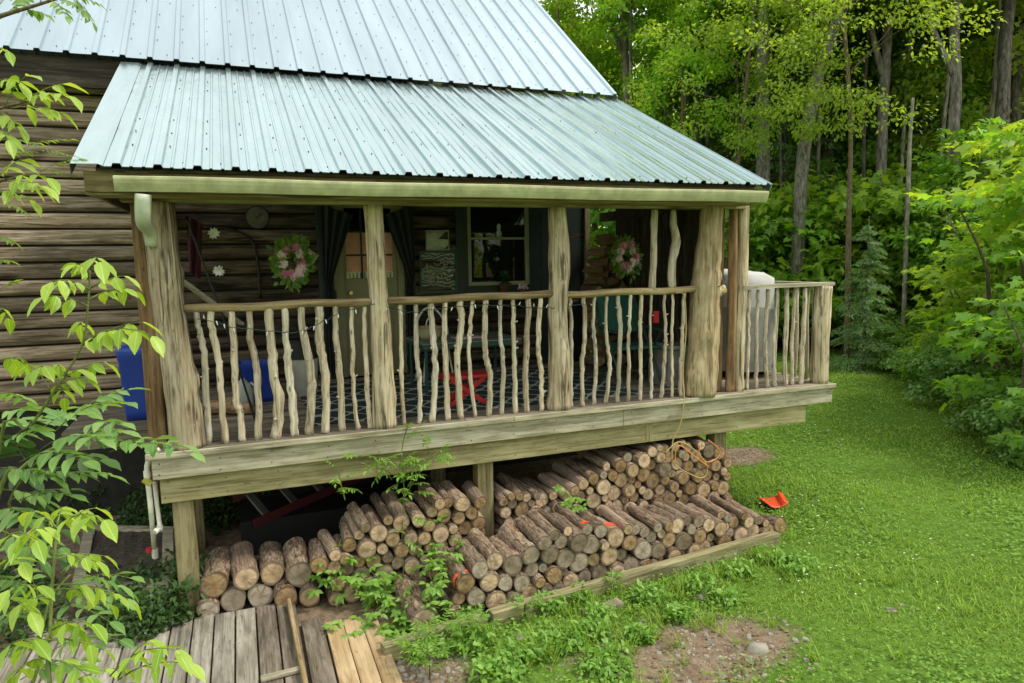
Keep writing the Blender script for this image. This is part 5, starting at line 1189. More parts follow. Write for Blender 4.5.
def hemlock_proto(key, seed, h, tr, z0, reach):
    q = random.Random(seed); mb = MB(); P_ = trunk_mesh(mb, [(0, 0, -.2), (.05, .03, h*.3), (-.04, .02, h*.6), (0, 0, h)], tr, tr*.15, seed)
    Bs, Ds, Ns, Ls = [], [], [], []; z = z0
    while z < h-.4:
        rr = reach*(1-(z-z0)/(h-z0))**.75*q.uniform(.75, 1.15)+.3
        for _ in range(3):
            t = q.uniform(0, 6.28); d = Vector((math.cos(t), math.sin(t), 0)); a_ = Vector((0, 0, z+q.uniform(-.2, .2))); e = a_+d*rr-Vector((0, 0, rr*q.uniform(.12, .4)))
            mb.tube([a_, a_.lerp(e, .5)+Vector((0, 0, rr*.06)), e], [tr*.13, tr*.08, .006], 5)
            sd = Vector((-d.y, d.x, 0)); n_ = int(rr*70)
            for i in range(n_):
                u_ = q.random()**.7; c = a_.lerp(e, u_)+Vector((0, 0, rr*.06*4*u_*(1-u_)*.8)); w_ = rr*.34*(1-abs(u_-.55))*q.uniform(-1, 1)
                Bs.append(c+sd*w_-Vector((0, 0, abs(w_)*.35+q.uniform(0, .10)))); Ds.append(d*.6+sd*math.copysign(.8, w_)+rv(q, .4)-Vector((0, 0, .6))); Ns.append(Vector((0, 0, 1))+rv(q, .4)); Ls.append(q.uniform(.13, .26))
        z += q.uniform(.28, .42)
    tm = bpy.data.meshes.new('trunk'); tm.from_pydata(mb.v, [], mb.f); tm.polygons.foreach_set('use_smooth', [True]*len(mb.f)); tm.update()
    TREE[key] = (tm, leafmesh('crown', [tuple(b_) for b_ in Bs], [tuple(b_) for b_ in Ds], [tuple(b_) for b_ in Ns], Ls, [l*.30 for l in Ls]))
tree_proto('a', 100, 14, .20, 8.2, 3.4, 6.0, 150, 90, .75, .20)
tree_proto('b', 110, 13, .16, 7.0, 2.9, 5.8, 140, 90, .70, .19, (.8, .3))
tree_proto('c', 120, 15, .24, 9.0, 3.6, 6.0, 150, 90, .80, .21, (-.5, .2), (6, -2.0, .6, 13))
tree_proto('d', 130, 11, .10, 6.5, 2.2, 4.8, 110, 80, .60, .17, (.5, -.3))
tree_proto('g', 145, 12, .09, 8.0, 2.9, 2.6, 64, 95, .62, .12, (.9, -.5))
tree_proto('p', 148, 14, .085, 11.0, 2.4, 2.8, 60, 90, .65, .17, (.3, .2), None, 6)
tree_proto('e', 140, 16, .18, 11, 3.0, 5.0, 120, 90, .75, .20, (.3, .4))
tree_proto('f', 150, 5.2, .05, 2.9, 1.7, 2.3, 90, 80, .5, .16, (.2, .1))
hemlock_proto('h', 160, 14, .20, 1.6, 3.0)
hemlock_proto('i', 170, 10, .13, .8, 2.2)
# broad-leaved bushes for the edge of the woods
def bush_proto(key, seed, rx, rz, n, per, cr, ll, tpl, nst=7, flat=.45, holes=.5):
    q = random.Random(seed); C_ = crown_points(seed, n, rx, rx*.9, rz, rz*.92, holes, .35); C_ = C_[C_[:, 2] > .05]; mb = MB()
    for i in range(nst):
        t = C_[q.randrange(len(C_))]; limb(mb, (q.uniform(-.15, .15), q.uniform(-.15, .15), -.1), t, .03*rz/1.5, q)
    tm = bpy.data.meshes.new('stem'); tm.from_pydata(mb.v, [], mb.f); tm.update()
    B, D, NN, L, W_ = foliage(C_, cr*NR.uniform(.7, 1.3, len(C_)), per, ll, ll*(.62 if tpl == 'quad' else .9), tpl, seed+2, flat=flat, origin=(0, 0, rz*.6), droop=.5)
    TREE[key] = (tm, leafmesh('leaves', B, D, NN, L, W_, tpl))
bush_proto('m1', 200, 1.6, 1.7, 100, 32, .46, .17, 'maple')
bush_proto('m2', 210, 1.9, 2.5, 74, 34, .62, .18, 'maple', 12, .2, .9)
bush_proto('s1', 220, 1.1, .75, 80, 70, .30, .075, 'lance')
bush_proto('s2', 230, .8, .5, 60, 70, .25, .065, 'lance')
MATD = set()
def plant(key, name, x, y, s, rz, mat, label, cat, group=None, bark_='tree_bark', z=None, parts=('trunk', 'crown')):
    tm, cm = TREE[key]; k2 = (key, mat, bark_)
    if k2 not in MATD:
        MATD.add(k2); a_ = tm.copy(); b_ = cm.copy(); a_.materials.clear(); b_.materials.clear(); a_.materials.append(M[bark_]); b_.materials.append(M[mat]); TREE[k2] = (a_, b_)
    a_, b_ = TREE[k2]
    E_ = empty(name, (x, y, gz(x, y) if z is None else z), label, cat, group, rz); E_.scale = (s, s, s) if not isinstance(s, tuple) else s
    for nm, me_ in zip(parts, (a_, b_)): o = bpy.data.objects.new(nm, me_); col.objects.link(o); o.parent = E_
    return E_
def gdir(px, dist):          # ground point in the direction of photo column px, at a distance from the camera
    d = ray(px, 245); h = math.hypot(d[0], d[1]); return CAM[0]+d[0]/h*dist, CAM[1]+d[1]/h*dist
# trees whose trunks stand out
def big_tree(px_pts, dist, r0_, r1_, label, seed, bark_, crown, mat, stub=None, fork=None):
    q = random.Random(seed); x, y = gdir(px_pts[0][0], dist); z0 = gz(x, y)
    k_ = math.hypot(ray(px_pts[0][0], 245)[0], ray(px_pts[0][0], 245)[1]); dd = dist/k_
    pts = [dep(a_, b_, dd) for a_, b_ in px_pts]; base = Vector((x, y, z0-.2)); E_ = empty('forest_tree', (x, y, z0), label, 'tree')
    top = pts[-1]+(pts[-1]-pts[-2]).normalized()*4; mb = MB()
    P_ = trunk_mesh(mb, [base]+pts+[top], r0_, r1_, seed, 14, 40)
    if stub: a_, b_ = dep(*stub[0], dd), dep(*stub[1], dd); mb.tube([a_, a_.lerp(b_, .5)+Vector((0, 0, .05)), b_], [r0_*.35, r0_*.28, r0_*.14], 8)
    if fork: f_ = [dep(a_, b_, dd) for a_, b_ in fork]; f_.append(f_[-1]+(f_[-1]-f_[-2]).normalized()*4); mb.tube(poly(f_, 16), [lerp(r0_*.65, r0_*.2, i/15) for i in range(16)], 10)
    C_ = crown_points(seed+4, crown[0], crown[1], crown[1], crown[2], 0)+np.array(list(pts[-1]+Vector((0, 0, crown[3]))))
    for i in range(7):
        t = C_[q.randrange(len(C_))]; limb(mb, min(P_, key=lambda p: (p-Vector(t)).length+q.uniform(0, 1)), t, r0_*.2, q)
    adopt(mb.build('trunk', M[bark_], None, True), E_)
    B, D, NN, L, W_ = foliage(C_, .7*NR.uniform(.7, 1.3, len(C_)), 80, .19, .12, 'quad', seed+5)
    adopt(mobj('crown', leafmesh('crown', B, D, NN, L, W_), M[mat]), E_); return E_
big_tree([(762, 235), (763, 150), (762, 80), (764, 0)], 23, .23, .17, 'tall straight grey trunk with a broken limb stub, right behind the roof corner', 301, 'tree_bark_pale', (90, 3.0, 2.6, 2.2), 'leaf', ((757, 48), (732, 32)))
big_tree([(799, 225), (803, 160), (812, 105), (822, 60), (838, 20), (846, 0)], 21, .19, .13, 'grey tree leaning to the right with a curved trunk above the hot green bushes'.replace('hot ', ''), 302, 'tree_bark_pale', (70, 2.6, 2.0, 2.0), 'leaf_d')
big_tree([(880, 240), (881, 170), (883, 110), (886, 60), (889, 0)], 24, .155, .12, 'straight brown tree with flaking bark in the middle of the woods', 303, 'tree_bark', (80, 2.8, 2.2, 2.2), 'leaf', None, [(883, 75), (874, 40), (868, 0)])
big_tree([(953, 200), (952, 150), (956, 90), (954, 40), (956, 0)], 22, .15, .11, 'dark forked tree right of the flaking tree, its left limb curving away', 304, 'tree_bark', (80, 2.8, 2.2, 2.2), 'leaf', None, [(954, 75), (942, 50), (932, 25), (930, 0)])
big_tree([(627, 180), (627, 105), (625, 55), (622, 0)], 25, .15, .11, 'dark tree forking low just right of the main roof edge', 305, 'tree_bark', (80, 2.6, 2.2, 2.0), 'leaf_y', None, [(625, 58), (612, 28), (600, 0)])
big_tree([(697, 200), (697, 130), (696, 60), (694, 0)], 26, .12, .10, 'slim straight pole-like tree between the roof and the tall grey trunk', 306, 'tree_bark', (60, 2.2, 2.0, 2.4), 'leaf_y')
big_tree([(612, 120), (592, 70), (575, 25), (565, 0)], 27, .13, .08, 'thin dark tree leaning left over the roof rake', 307, 'tree_bark', (60, 2.2, 2.0, 2.0), 'leaf_y')
big_tree([(652, 150), (652, 90), (654, 40), (652, 0)], 28, .15, .11, 'dark double-stemmed tree beside the low forking tree', 308, 'tree_bark', (60, 2.2, 2.0, 2.2), 'leaf_y', None, [(652, 110), (668, 70), (680, 30), (684, 0)])
big_tree([(828, 190), (829, 140), (830, 80), (832, 20)], 28, .20, .15, 'dark straight trunk standing in shade behind the leaning grey tree', 309, 'tree_bark', (70, 2.6, 2.2, 2.4), 'leaf_d')
big_tree([(1000, 160), (1003, 100), (1006, 40), (1010, 0)], 24, .19, .14, 'thick shaded trunk at the far right of the woods', 310, 'tree_bark', (70, 2.6, 2.2, 2.4), 'leaf_d')
for px_, ds, s_, w_ in ((568, 24, 1.0, 'leftmost, over the roof rake'), (583, 27, .9, 'just right of the leftmost'), (640, 24, 1.1, 'between the low forking tree and the double stem'), (668, 27, .9, 'right of the double stem'), (682, 24, .8, 'left of the straight pole-like tree'), (712, 25, 1.0, 'right of the straight pole-like tree'), (732, 27, .9, 'left of the tall grey trunk'), (782, 26, .9, 'right of the tall grey trunk'), (817, 25, .9, 'right of the leaning grey tree'), (862, 25, .8, 'left of the flaking tree'), (897, 26, 1.0, 'left of the dead snag'), (932, 24, .9, 'right of the dead snag'), (975, 25, 1.0, 'right of the dark forked tree'), (990, 27, .8, 'left of the far right trunk')):
    x, y = gdir(px_, ds); plant('p', 'forest_tree', x, y, (s_, s_, 1.1), px_*.7, 'leaf_y' if px_ < 740 else 'leaf', f"slim straight tree trunk {w_}", 'tree', None, 'tree_bark' if px_ % 3 else 'tree_bark_pale')
for px_, ds, s_, key, mt, w_ in ((852, 20.0, 1.0, 'g', 'leaf', 'feathery pale tree right of the leaning grey tree'), (722, 21, 1.0, 'g', 'leaf', 'slender pale tree left of the tall grey trunk'), (680, 23, .95, 'd', 'leaf_y', 'slender sunny tree right of the low forking trunk')):
    x, y = gdir(px_, ds); plant(key, 'forest_tree', x, y, (s_*.9, s_*.9, s_), px_, mt, w_, 'tree', None, 'twig')
E_ = empty('dead_snag', (*gdir(908, 20), GZ), 'thin pale dead pole of a tree with a broken top', 'tree'); x, y = gdir(908, 20); k_ = 20/math.hypot(ray(908, 245)[0], ray(908, 245)[1])
mb = MB(); rough_log(mb, poly([(x, y, gz(x, y)-.1), dep(908, 190, k_), dep(910, 140, k_), dep(913, 98, k_)], 16), [lerp(.06, .035, i/15) for i in range(16)], 10, .1, 3); adopt(mb.build('trunk', M['tree_bark_pale'], None, True), E_)
# the woods behind the lawn
q = random.Random(77)
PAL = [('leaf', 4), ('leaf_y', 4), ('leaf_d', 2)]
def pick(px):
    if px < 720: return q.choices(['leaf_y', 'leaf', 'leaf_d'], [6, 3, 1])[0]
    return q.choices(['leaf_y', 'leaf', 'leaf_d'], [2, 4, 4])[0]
WHERE = lambda px: 'behind the roof' if px < 640 else 'left of the tall grey trunk' if px < 760 else 'behind the leaning grey tree' if px < 870 else 'right of the flaking tree'
KIND = {'a': 'broad leafy tree', 'b': 'slightly leaning leafy tree', 'c': 'forked leafy tree', 'd': 'slender young tree', 'e': 'tall high-crowned tree', 'f': 'low sapling', 'h': 'tall drooping hemlock', 'i': 'small feathery hemlock'}
TONE = {'leaf': 'mid-green', 'leaf_y': 'yellow-green', 'leaf_d': 'deep green', 'hemlock': 'blue-green'}
for px_, ds, s_ in ((700, 31, 1.45), (800, 29, 1.5), (880, 30, 1.5), (950, 32, 1.45)):
    x, y = gdir(px_, ds); plant('e', 'forest_tree', x, y, s_, q.uniform(0, 6), 'leaf', f"very tall tree with its crown above the picture {WHERE(px_)}", 'tree', 'tall canopy trees behind the lawn')
for dist0, dist1, step in ((26, 30, 75), (31, 37, 58), (39, 48, 36)):
    px_ = 470+q.uniform(0, 20)
    while px_ < 1085:
        key = q.choices(['a', 'b', 'c', 'd', 'e'], [3, 3, 2, 3, 2])[0]; mat = pick(px_); x, y = gdir(px_, q.uniform(dist0, dist1))
        plant(key, 'forest_tree', x, y, q.uniform(.85, 1.15), q.uniform(0, 6.28), mat, f"{TONE[mat]} {KIND[key]} in the {'near' if dist0 < 30 else 'middle' if dist0 < 38 else 'far'} woods {WHERE(px_)}", 'tree', 'leafy trees in the woods behind the lawn', q.choice(['tree_bark', 'tree_bark', 'tree_bark_pale'])); px_ += step*q.uniform(.7, 1.3)
for px_, ds, key, s_ in ((782, 27, 'h', .95), (850, 29, 'h', 1.0), (735, 29, 'h', .9), (920, 28, 'i', 1.1), (985, 29, 'h', 1.0), (868, 18.5, 'i', .36)):
    x, y = gdir(px_, ds); plant(key, 'hemlock_tree', x, y, s_, q.uniform(0, 6), 'hemlock', f"{KIND[key]} with fine needles {'low among the bushes' if s_ < .5 else WHERE(px_)}", 'tree', 'hemlocks in the woods')
for px_ in range(560, 1080, 26):
    ds = q.uniform(21, 30); x, y = gdir(px_+q.uniform(-8, 8), ds)
    if x < edge_x(y)+.8: x = edge_x(y)+q.uniform(.8, 2)
    mat = pick(px_); plant('f', 'understory_sapling', x, y, q.uniform(.7, 1.15), q.uniform(0, 6), mat, f"{TONE[mat]} low sapling in the understory {WHERE(px_)}", 'sapling', 'saplings under the forest trees', 'twig')
# bushes along the edge of the lawn
def bush(key, px_, ds, s_, mat, label, group=None): x, y = gdir(px_, ds+(2.3 if key == 'm1' else 0)); return plant(key, 'bush', x, y, (s_*1.4, s_*1.4, s_*1.5) if key == 'm1' else s_, q.uniform(0, 6), mat, label, 'bush', group, 'twig', parts=('stem', 'leaves'))
G1 = 'bright maple bushes behind the deck end'
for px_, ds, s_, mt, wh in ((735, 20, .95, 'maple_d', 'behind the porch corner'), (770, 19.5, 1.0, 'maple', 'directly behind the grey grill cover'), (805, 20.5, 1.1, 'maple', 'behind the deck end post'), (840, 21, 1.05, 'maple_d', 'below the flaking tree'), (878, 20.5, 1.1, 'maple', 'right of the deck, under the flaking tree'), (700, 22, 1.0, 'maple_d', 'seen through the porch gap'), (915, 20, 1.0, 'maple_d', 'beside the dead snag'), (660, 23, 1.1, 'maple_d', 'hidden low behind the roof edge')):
    bush('m1', px_, ds, s_, mt, f"{'lime' if mt == 'maple' else 'green'} maple bush at the wood edge {wh}", G1)
for px_, ds, s_, mt, lb_ in ((1008, 14.6, .70, 'maple', 'lime maple bush spreading low over the lawn at the right'), (1068, 13, 1.0, 'maple', 'tallest maple bush at the right edge of the picture'), (985, 19.5, .75, 'maple', 'lime maple bush left of the low spreading one'), (1085, 11, .62, 'maple_d', 'nearest maple bush cut by the right edge'), (1110, 14.5, 1.15, 'maple', 'maple bush behind the nearest one at the right'), (1040, 17.5, 1.1, 'maple', 'deep-set maple bush behind the spreading one')):
    bush('m2', px_, ds, s_, mt, lb_)
for i, (px_, ds, s_) in enumerate(((848, 21.2, .85), (868, 19.3, .9), (893, 17.6, .95), (915, 16.2, 1.0), (938, 14.6, .9), (965, 13.2, .95), (990, 12.2, .85), (1015, 11.2, .8), (830, 22, .9), (905, 18.5, 1.1), (880, 20.5, 1.0), (1035, 10.2, .8), (950, 15.5, 1.2))):
    bush('s1' if i % 3 else 's2', px_+16, ds+1.2, s_*.95, 'midleaf' if i % 2 else 'leaf_d', f"{['deep', 'fresh'][i % 2]} green low shrub number-free along the lawn edge".replace(' number-free', '')+(' near the deck' if px_ < 880 else ' in the middle' if px_ < 950 else ' at the right'), 'low shrubs along the edge of the lawn')
# distant woods all round: one mass
g_ = np.random.default_rng(5)
th = np.concatenate([g_.uniform(-1.2, 1.9, 2300), g_.uniform(1.9, 5.1, 900)]); rr = g_.uniform(46, 66, len(th)); hh = np.where((th > 1.9), g_.uniform(-1, 9, len(th)), g_.uniform(0, 1, len(th))**1.1*19)
rr = np.where(th > 1.9, rr*.72, rr)
C_ = np.stack([np.sin(th)*rr, np.cos(th)*rr, GZ+1.2+hh], 1)
B, D, NN, L, W_ = foliage(C_, 1.5*g_.uniform(.6, 1.4, len(C_)), 26, .55, .36, 'quad', 6, flat=.7)
o = mobj('distant_woods', leafmesh('distant_woods', B, D, NN, L, W_), M['leaf_y']); setp(o, 'far mass of woodland closing the view behind the trees', 'woods', kind='stuff')

# ------------------------------------------------------------------ grass, clover, weeds, gravel
g_ = np.random.default_rng(9)
def lawn_points(n, rmin, rmax, pw=1.0, keepdirt=.0):
    az = YAW+g_.uniform(-R(30), R(42), n); r_ = rmin*(rmax/rmin)**(g_.random(n)**pw); x = CAM[0]+np.sin(az)*r_; y = CAM[1]+np.cos(az)*r_; ok = np.zeros(n, bool); z = np.zeros(n)
    for i in range(n):
        a_, b_ = x[i], y[i]
        if (-.4 < a_ < 5.3 and b_ > -1.0+.085*(a_-1.3)*1.2) or (a_ < 1.25 and b_ > -2.6): continue
        if a_ > edge_x(b_)+1.0: continue
        dv = dirt(a_, b_)+.35*(math.sin(a_*5.1+b_*3)*math.cos(b_*4.3-a_))*.6
        if g_.random() < max(keepdirt, 1-dv*1.5): ok[i] = True; z[i] = gz(a_, b_)
    return x[ok], y[ok], z[ok], r_[ok]
x, y, z, r_ = lawn_points(190000, 3.2, 26, .8); n = len(x); a_ = g_.uniform(0, 6.28, n)
tall = .75+.5*np.sin(x*1.7+y*.9)*np.cos(y*1.3-x*.6)
D = np.stack([np.cos(a_)*.55, np.sin(a_)*.55, np.ones(n)*.85], 1); NN = np.stack([np.cos(a_+.3), np.sin(a_+.3), np.ones(n)*-.4], 1)
o = mobj('grass', leafmesh('grass', np.stack([x, y, z-.005], 1), D, NN, (.042+.0017*r_)*g_.uniform(.6, 1.3, n)*tall, (.0038+.0009*r_)*g_.uniform(.7, 1.3, n), 'blade'), M['grass']); setp(o, 'short uneven green lawn grass right of the porch', 'grass', kind='stuff')
x, y, z, r_ = lawn_points(95000, 3.2, 22, .85); m_ = (np.sin(x*1.3+1)*np.cos(y*1.6)+.5*np.sin(x*3.1-y*2.2)+g_.normal(0, .5, len(x))) > .0; x, y, z, r_ = x[m_], y[m_], z[m_], r_[m_]; n = len(x); a_ = g_.uniform(0, 6.28, n)
o = mobj('clover', leafmesh('clover', np.stack([x, y, z+g_.uniform(.02, .06, n)], 1), np.stack([np.cos(a_), np.sin(a_), g_.uniform(-.1, .5, n)], 1), np.stack([g_.normal(0, .35, n), g_.normal(0, .35, n), np.ones(n)], 1), (.017+.0017*r_)*g_.uniform(.7, 1.4, n), (.014+.0013*r_)*g_.uniform(.7, 1.4, n), 'lance'), M['clover']); setp(o, 'broad clover and plantain leaves mixed through the lawn', 'clover', kind='stuff')
x, y, z, r_ = lawn_points(900, 5, 20, .9); m_ = (x > 4.2) & (np.sin(x*1.1+2)*np.cos(y*.9+.5)+g_.normal(0, .25, len(x)) > .35); x, y, z, r_ = x[m_], y[m_], z[m_], r_[m_]; n = len(x); a_ = g_.uniform(0, 6.28, n)
pp = np.repeat(np.stack([x, y, z+.065], 1), 3, 0); a3 = (np.repeat(a_, 3)+np.tile([0, 2.1, 4.2], n)); rr3 = np.repeat(r_, 3)
o = mobj('clover_flowers', leafmesh('clover_flowers', pp, np.stack([np.cos(a3), np.sin(a3), np.ones(3*n)*.5], 1), np.stack([-np.cos(a3)*.3, -np.sin(a3)*.3, np.ones(3*n)], 1), (.005+.0009*rr3), (.005+.0009*rr3)), M['petal_white']); setp(o, 'tiny white clover flowers dotted over the lawn', 'flowers', kind='stuff')
# stones and litter on the bare dirt
mb = MB(); q = random.Random(3)
def stone(mb, c, r_, q):
    n_ = 7; vs = [(c[0]+r_*q.uniform(.7, 1.2)*math.cos(j*.9), c[1]+r_*q.uniform(.7, 1.2)*math.sin(j*.9), c[2]) for j in range(n_)]; v2 = [(lerp(c[0], v[0], .72), lerp(c[1], v[1], .72), c[2]+r_*q.uniform(.35, .6)) for v in vs]
    mb.add(vs+v2+[(c[0], c[1], c[2]+r_*.62)], [(j, (j+1) % n_, n_+(j+1) % n_, n_+j) for j in range(n_)]+[(n_+j, n_+(j+1) % n_, 2*n_) for j in range(n_)])
cnt = 0
while cnt < 750:
    x = q.uniform(1.1, 7.3); y = q.uniform(-2.6, 2.5)
    if dirt(x, y) < .25 or (x < 5.3 and y > -1.15+.09*x) or q.random() > dirt(x, y): continue
    stone(mb, (x, y, gz(x, y)-.004), min(.05, .007+.008*q.random()+.02*q.random()**6), q); cnt += 1
for i in range(70):
    x = q.uniform(1.15, 1.75); y = q.uniform(-1.6, -1.2); stone(mb, (x, y, gz(x, y)-.004), q.uniform(.012, .03), q)
o = mb.build('gravel', M['stone'], None); setp(o, 'small grey stones scattered over the bare dirt', 'gravel', kind='stuff')
for i, (px_, py_, r_, lb_) in enumerate(((758, 648, .085, 'flat pale stone set in the dirt at the lower right'), (701, 596, .05, 'rounded grey stone just in front of the edging timber'), (522, 641, .05, 'grey stone among weeds below the timber'), (565, 636, .04, 'small buff stone among weeds near the bark slab'))):
    mb = MB(); p = gp(px_, py_); q = random.Random(i); stone(mb, (0, 0, -.01), r_, q); o = single(mb, 'stone', M['stone'], lb_, 'stone', smooth=True); o.location = (p.x, p.y, gz(p.x, p.y))
lt = 4200; xs_, ys_ = g_.uniform(1.2, 7.4, lt), g_.uniform(-2.6, 2.6, lt); ok = [dirt(a_, b_) > .3 and not (a_ < 5.3 and b_ > -1.15+.09*a_) for a_, b_ in zip(xs_, ys_)]; xs_, ys_ = xs_[ok], ys_[ok]; n = len(xs_); a_ = g_.uniform(0, 6.28, n)
M['litter'] = leafmat('dead_leaf', (.10, .065, .035), (.30, .22, .13), (1, 1, 1), .15, .8, 0)
o = mobj('leaf_litter', leafmesh('leaf_litter', np.stack([xs_, ys_, [gz(a2, b2)+.008 for a2, b2 in zip(xs_, ys_)]], 1), np.stack([np.cos(a_), np.sin(a_), g_.normal(0, .2, n)], 1), np.stack([g_.normal(0, .3, n), g_.normal(0, .3, n), np.ones(n)], 1), g_.uniform(.02, .05, n), g_.uniform(.012, .028, n), 'lance'), M['litter']); setp(o, 'brown leaf litter and twigs lying on the bare dirt', 'leaf litter', kind='stuff')
# weeds and ivy as ground cover
def patch(name, pts, n, ll, mat, label, cat, h=.10, seed=1):
    q = random.Random(seed); lb = LB()
    for i in range(n):
        x, y, rr_ = q.choice(pts); t = q.uniform(0, 6.28); d = rr_*q.random()**.5; c = Vector((x+d*math.cos(t), y+d*math.sin(t)*.8, 0)); c.z = gz(c.x, c.y)+q.uniform(.01, h)
        for j in range(3): lb.leaf(c, rv(q)+Vector((0, 0, -.05)), Vector((0, -.2, 1))+rv(q, .45), ll*q.uniform(.6, 1.3), ll*q.uniform(.4, .65))
    o = mobj(name, lb.mesh(name), M[mat]); return setp(o, label, cat, kind='stuff')
wp = [(gp(a_, b_).x, gp(a_, b_).y, r_) for a_, b_, r_ in ((430, 655, .16), (470, 650, .15), (520, 660, .18), (560, 650, .2), (590, 640, .15), (610, 668, .2), (500, 680, .2), (550, 610, .12), (600, 622, .12), (650, 600, .14), (680, 618, .10), (700, 590, .14), (740, 575, .14), (770, 560, .16), (725, 600, .1), (640, 640, .1), (580, 600, .12), (800, 570, .2), (470, 625, .12))]
patch('weeds', wp, 1500, .055, 'vine', 'low leafy weeds in front of the edging timber', 'weeds', .10, 2)
q = random.Random(31); lb = LB()
for i in range(170):
    if q.random() < .5: a_, b_, rr_ = q.choice(wp); x, y = a_+q.uniform(-.3, .3), b_+q.uniform(-.2, .2)
    else: x, y = q.uniform(2.2, 7.5), q.uniform(-2.6, .8)
    if x < 5.35 and y > -1.15+.09*x: continue
    for j in range(q.randint(8, 22)):
        t = q.uniform(0, 6.28); d = Vector((math.cos(t)*.5, math.sin(t)*.5, 1)); lb.leaf((x+q.uniform(-.04, .04), y+q.uniform(-.04, .04), gz(x, y)-.005), d, Vector((math.cos(t), math.sin(t), -.4)), q.uniform(.08, .2), q.uniform(.005, .009))
o = mobj('tall_grass', lb.mesh('tall_grass', 'blade'), M['grass']); setp(o, 'taller grass tufts along the timber and round the bare dirt', 'grass', kind='stuff')
ip = [(x, y, .4) for x, y in ((-1.4, 3.0), (-.6, 1.9), (-.2, 2.2), (.2, 2.0), (-.35, .0), (-.3, .3), (-1.6, 1.0), (-1.3, .2), (-.5, 2.5))]
patch('ivy', ip, 2600, .06, 'ivy', 'dark ivy creeping over the ground behind the left corner of the porch', 'ivy', .35, 3)
ip = [(x, y, .2) for x, y in ((-.25, -.15), (-.45, -.25), (-.3, .1), (-.6, 0))]
patch('ivy', ip, 700, .04, 'ivy', 'small dark weeds at the foot of the left support post', 'ivy', .22, 4)

# ------------------------------------------------------------------ climbing vine on the left pile
def palmate(lb, mb, p, d, ll, q, n=5, stalk=.05):
    p = Vector(p); d = Vector(d).normalized(); e = p+d*stalk; mb.tube([p, p.lerp(e, .5)+Vector((0, 0, .006)), e], .002, 4); sd = d.cross(Vector((0, 0, 1))); sd = sd.normalized() if sd.length > .1 else Vector((1, 0, 0)); u = sd.cross(d)
    if u.z < 0: u = -u
    nn = (u*.7+Vector((0, -.8, .5))).normalized()
    for j in range(n): a2 = (j-(n-1)/2)*1.0; lb.leaf(e, d*math.cos(a2)+sd*math.sin(a2)-Vector((0, 0, .25))+rv(q, .12), nn+rv(q, .3), ll*q.uniform(.8, 1.15)*(1 if j in (1, 2, 3) else .8), ll*.46)
def vine(label, stems, nleaf, ll, seed, mat='vine', spread=.10, kind='p'):
    q = random.Random(seed); E_ = empty('climbing_vine', stems[0][0], label, 'vine'); lb = LB(); ms = MB(); mb = MB()
    for s_ in stems:
        P_ = poly(s_, 24); ms.tube(P_, .0045, 5)
        for i in range(nleaf):
            c = P_[q.randrange(24)]+rv(q, spread)*.5; d = Vector((q.uniform(-1, 1), -q.uniform(.1, .9), q.uniform(-.4, .9)))
            if kind == 'p': palmate(lb, mb, c, d, ll, q, 5, q.uniform(.03, .10))
            else: compound(lb, mb, c, c+d.normalized()*q.uniform(.12, .2), 4, ll, q, .2, .42, .0015)
    adopt(ms.build('stem', M['green_twig'], None, True), E_); adopt(mb.build('leaf_stalks', M['green_twig'], None), E_); adopt(mobj('leaves', lb.mesh('leaves'), M[mat]), E_); return E_
V_ = lambda *L_: [at(a_, b_, 1, c_) for a_, b_, c_ in L_]
vine('tall trumpet-like vine climbing from the left pile up past the rim board', [V_((405, 600, -.35), (402, 540, -.25), (404, 490, -.22), (402, 450, -.17), (408, 425, -.16)), V_((402, 500, -.22), (425, 465, -.20), (440, 450, -.18)), V_((403, 480, -.2), (385, 470, -.18), (370, 462, -.16))], 15, .06, 5, 'vine', .14, 'c')
vine('green creeper leaves spilling over the middle of the left log pile', [V_((390, 600, -.45), (375, 575, -.3), (350, 562, -.22), (325, 570, -.2)), V_((375, 575, -.3), (360, 590, -.3), (330, 580, -.24)), V_((400, 590, -.4), (425, 560, -.28), (440, 540, -.22), (432, 520, -.18))], 24, .08, 6, 'vine', .16)
vine('creeper growing up the join between left pile and front pile', [V_((425, 625, -.95), (440, 590, -.8), (450, 560, -.6), (445, 545, -.4)), V_((440, 590, -.8), (430, 570, -.7), (460, 545, -.5))], 20, .068, 7, 'vine', .14)
vine('leafy creeper sprawling over the ground at the foot of the left pile', [V_((330, 640, -.75), (360, 625, -.7), (390, 612, -.65), (420, 615, -.8)), V_((380, 640, -1.0), (395, 620, -.8), (415, 600, -.7)), V_((345, 650, -.8), (375, 610, -.5), (385, 590, -.4))], 26, .072, 8, 'vine', .2)
vine('little tuft of creeper growing on the back log pile', [V_((575, 510, -.3), (570, 498, -.25), (565, 490, -.2))], 18, .06, 9, 'vine', .16)
vine('small sprig of leaves hanging over the left rim board', [V_((345, 500, -.12), (340, 480, -.15), (338, 468, -.16))], 6, .05, 10, 'vine', .05, 'c')
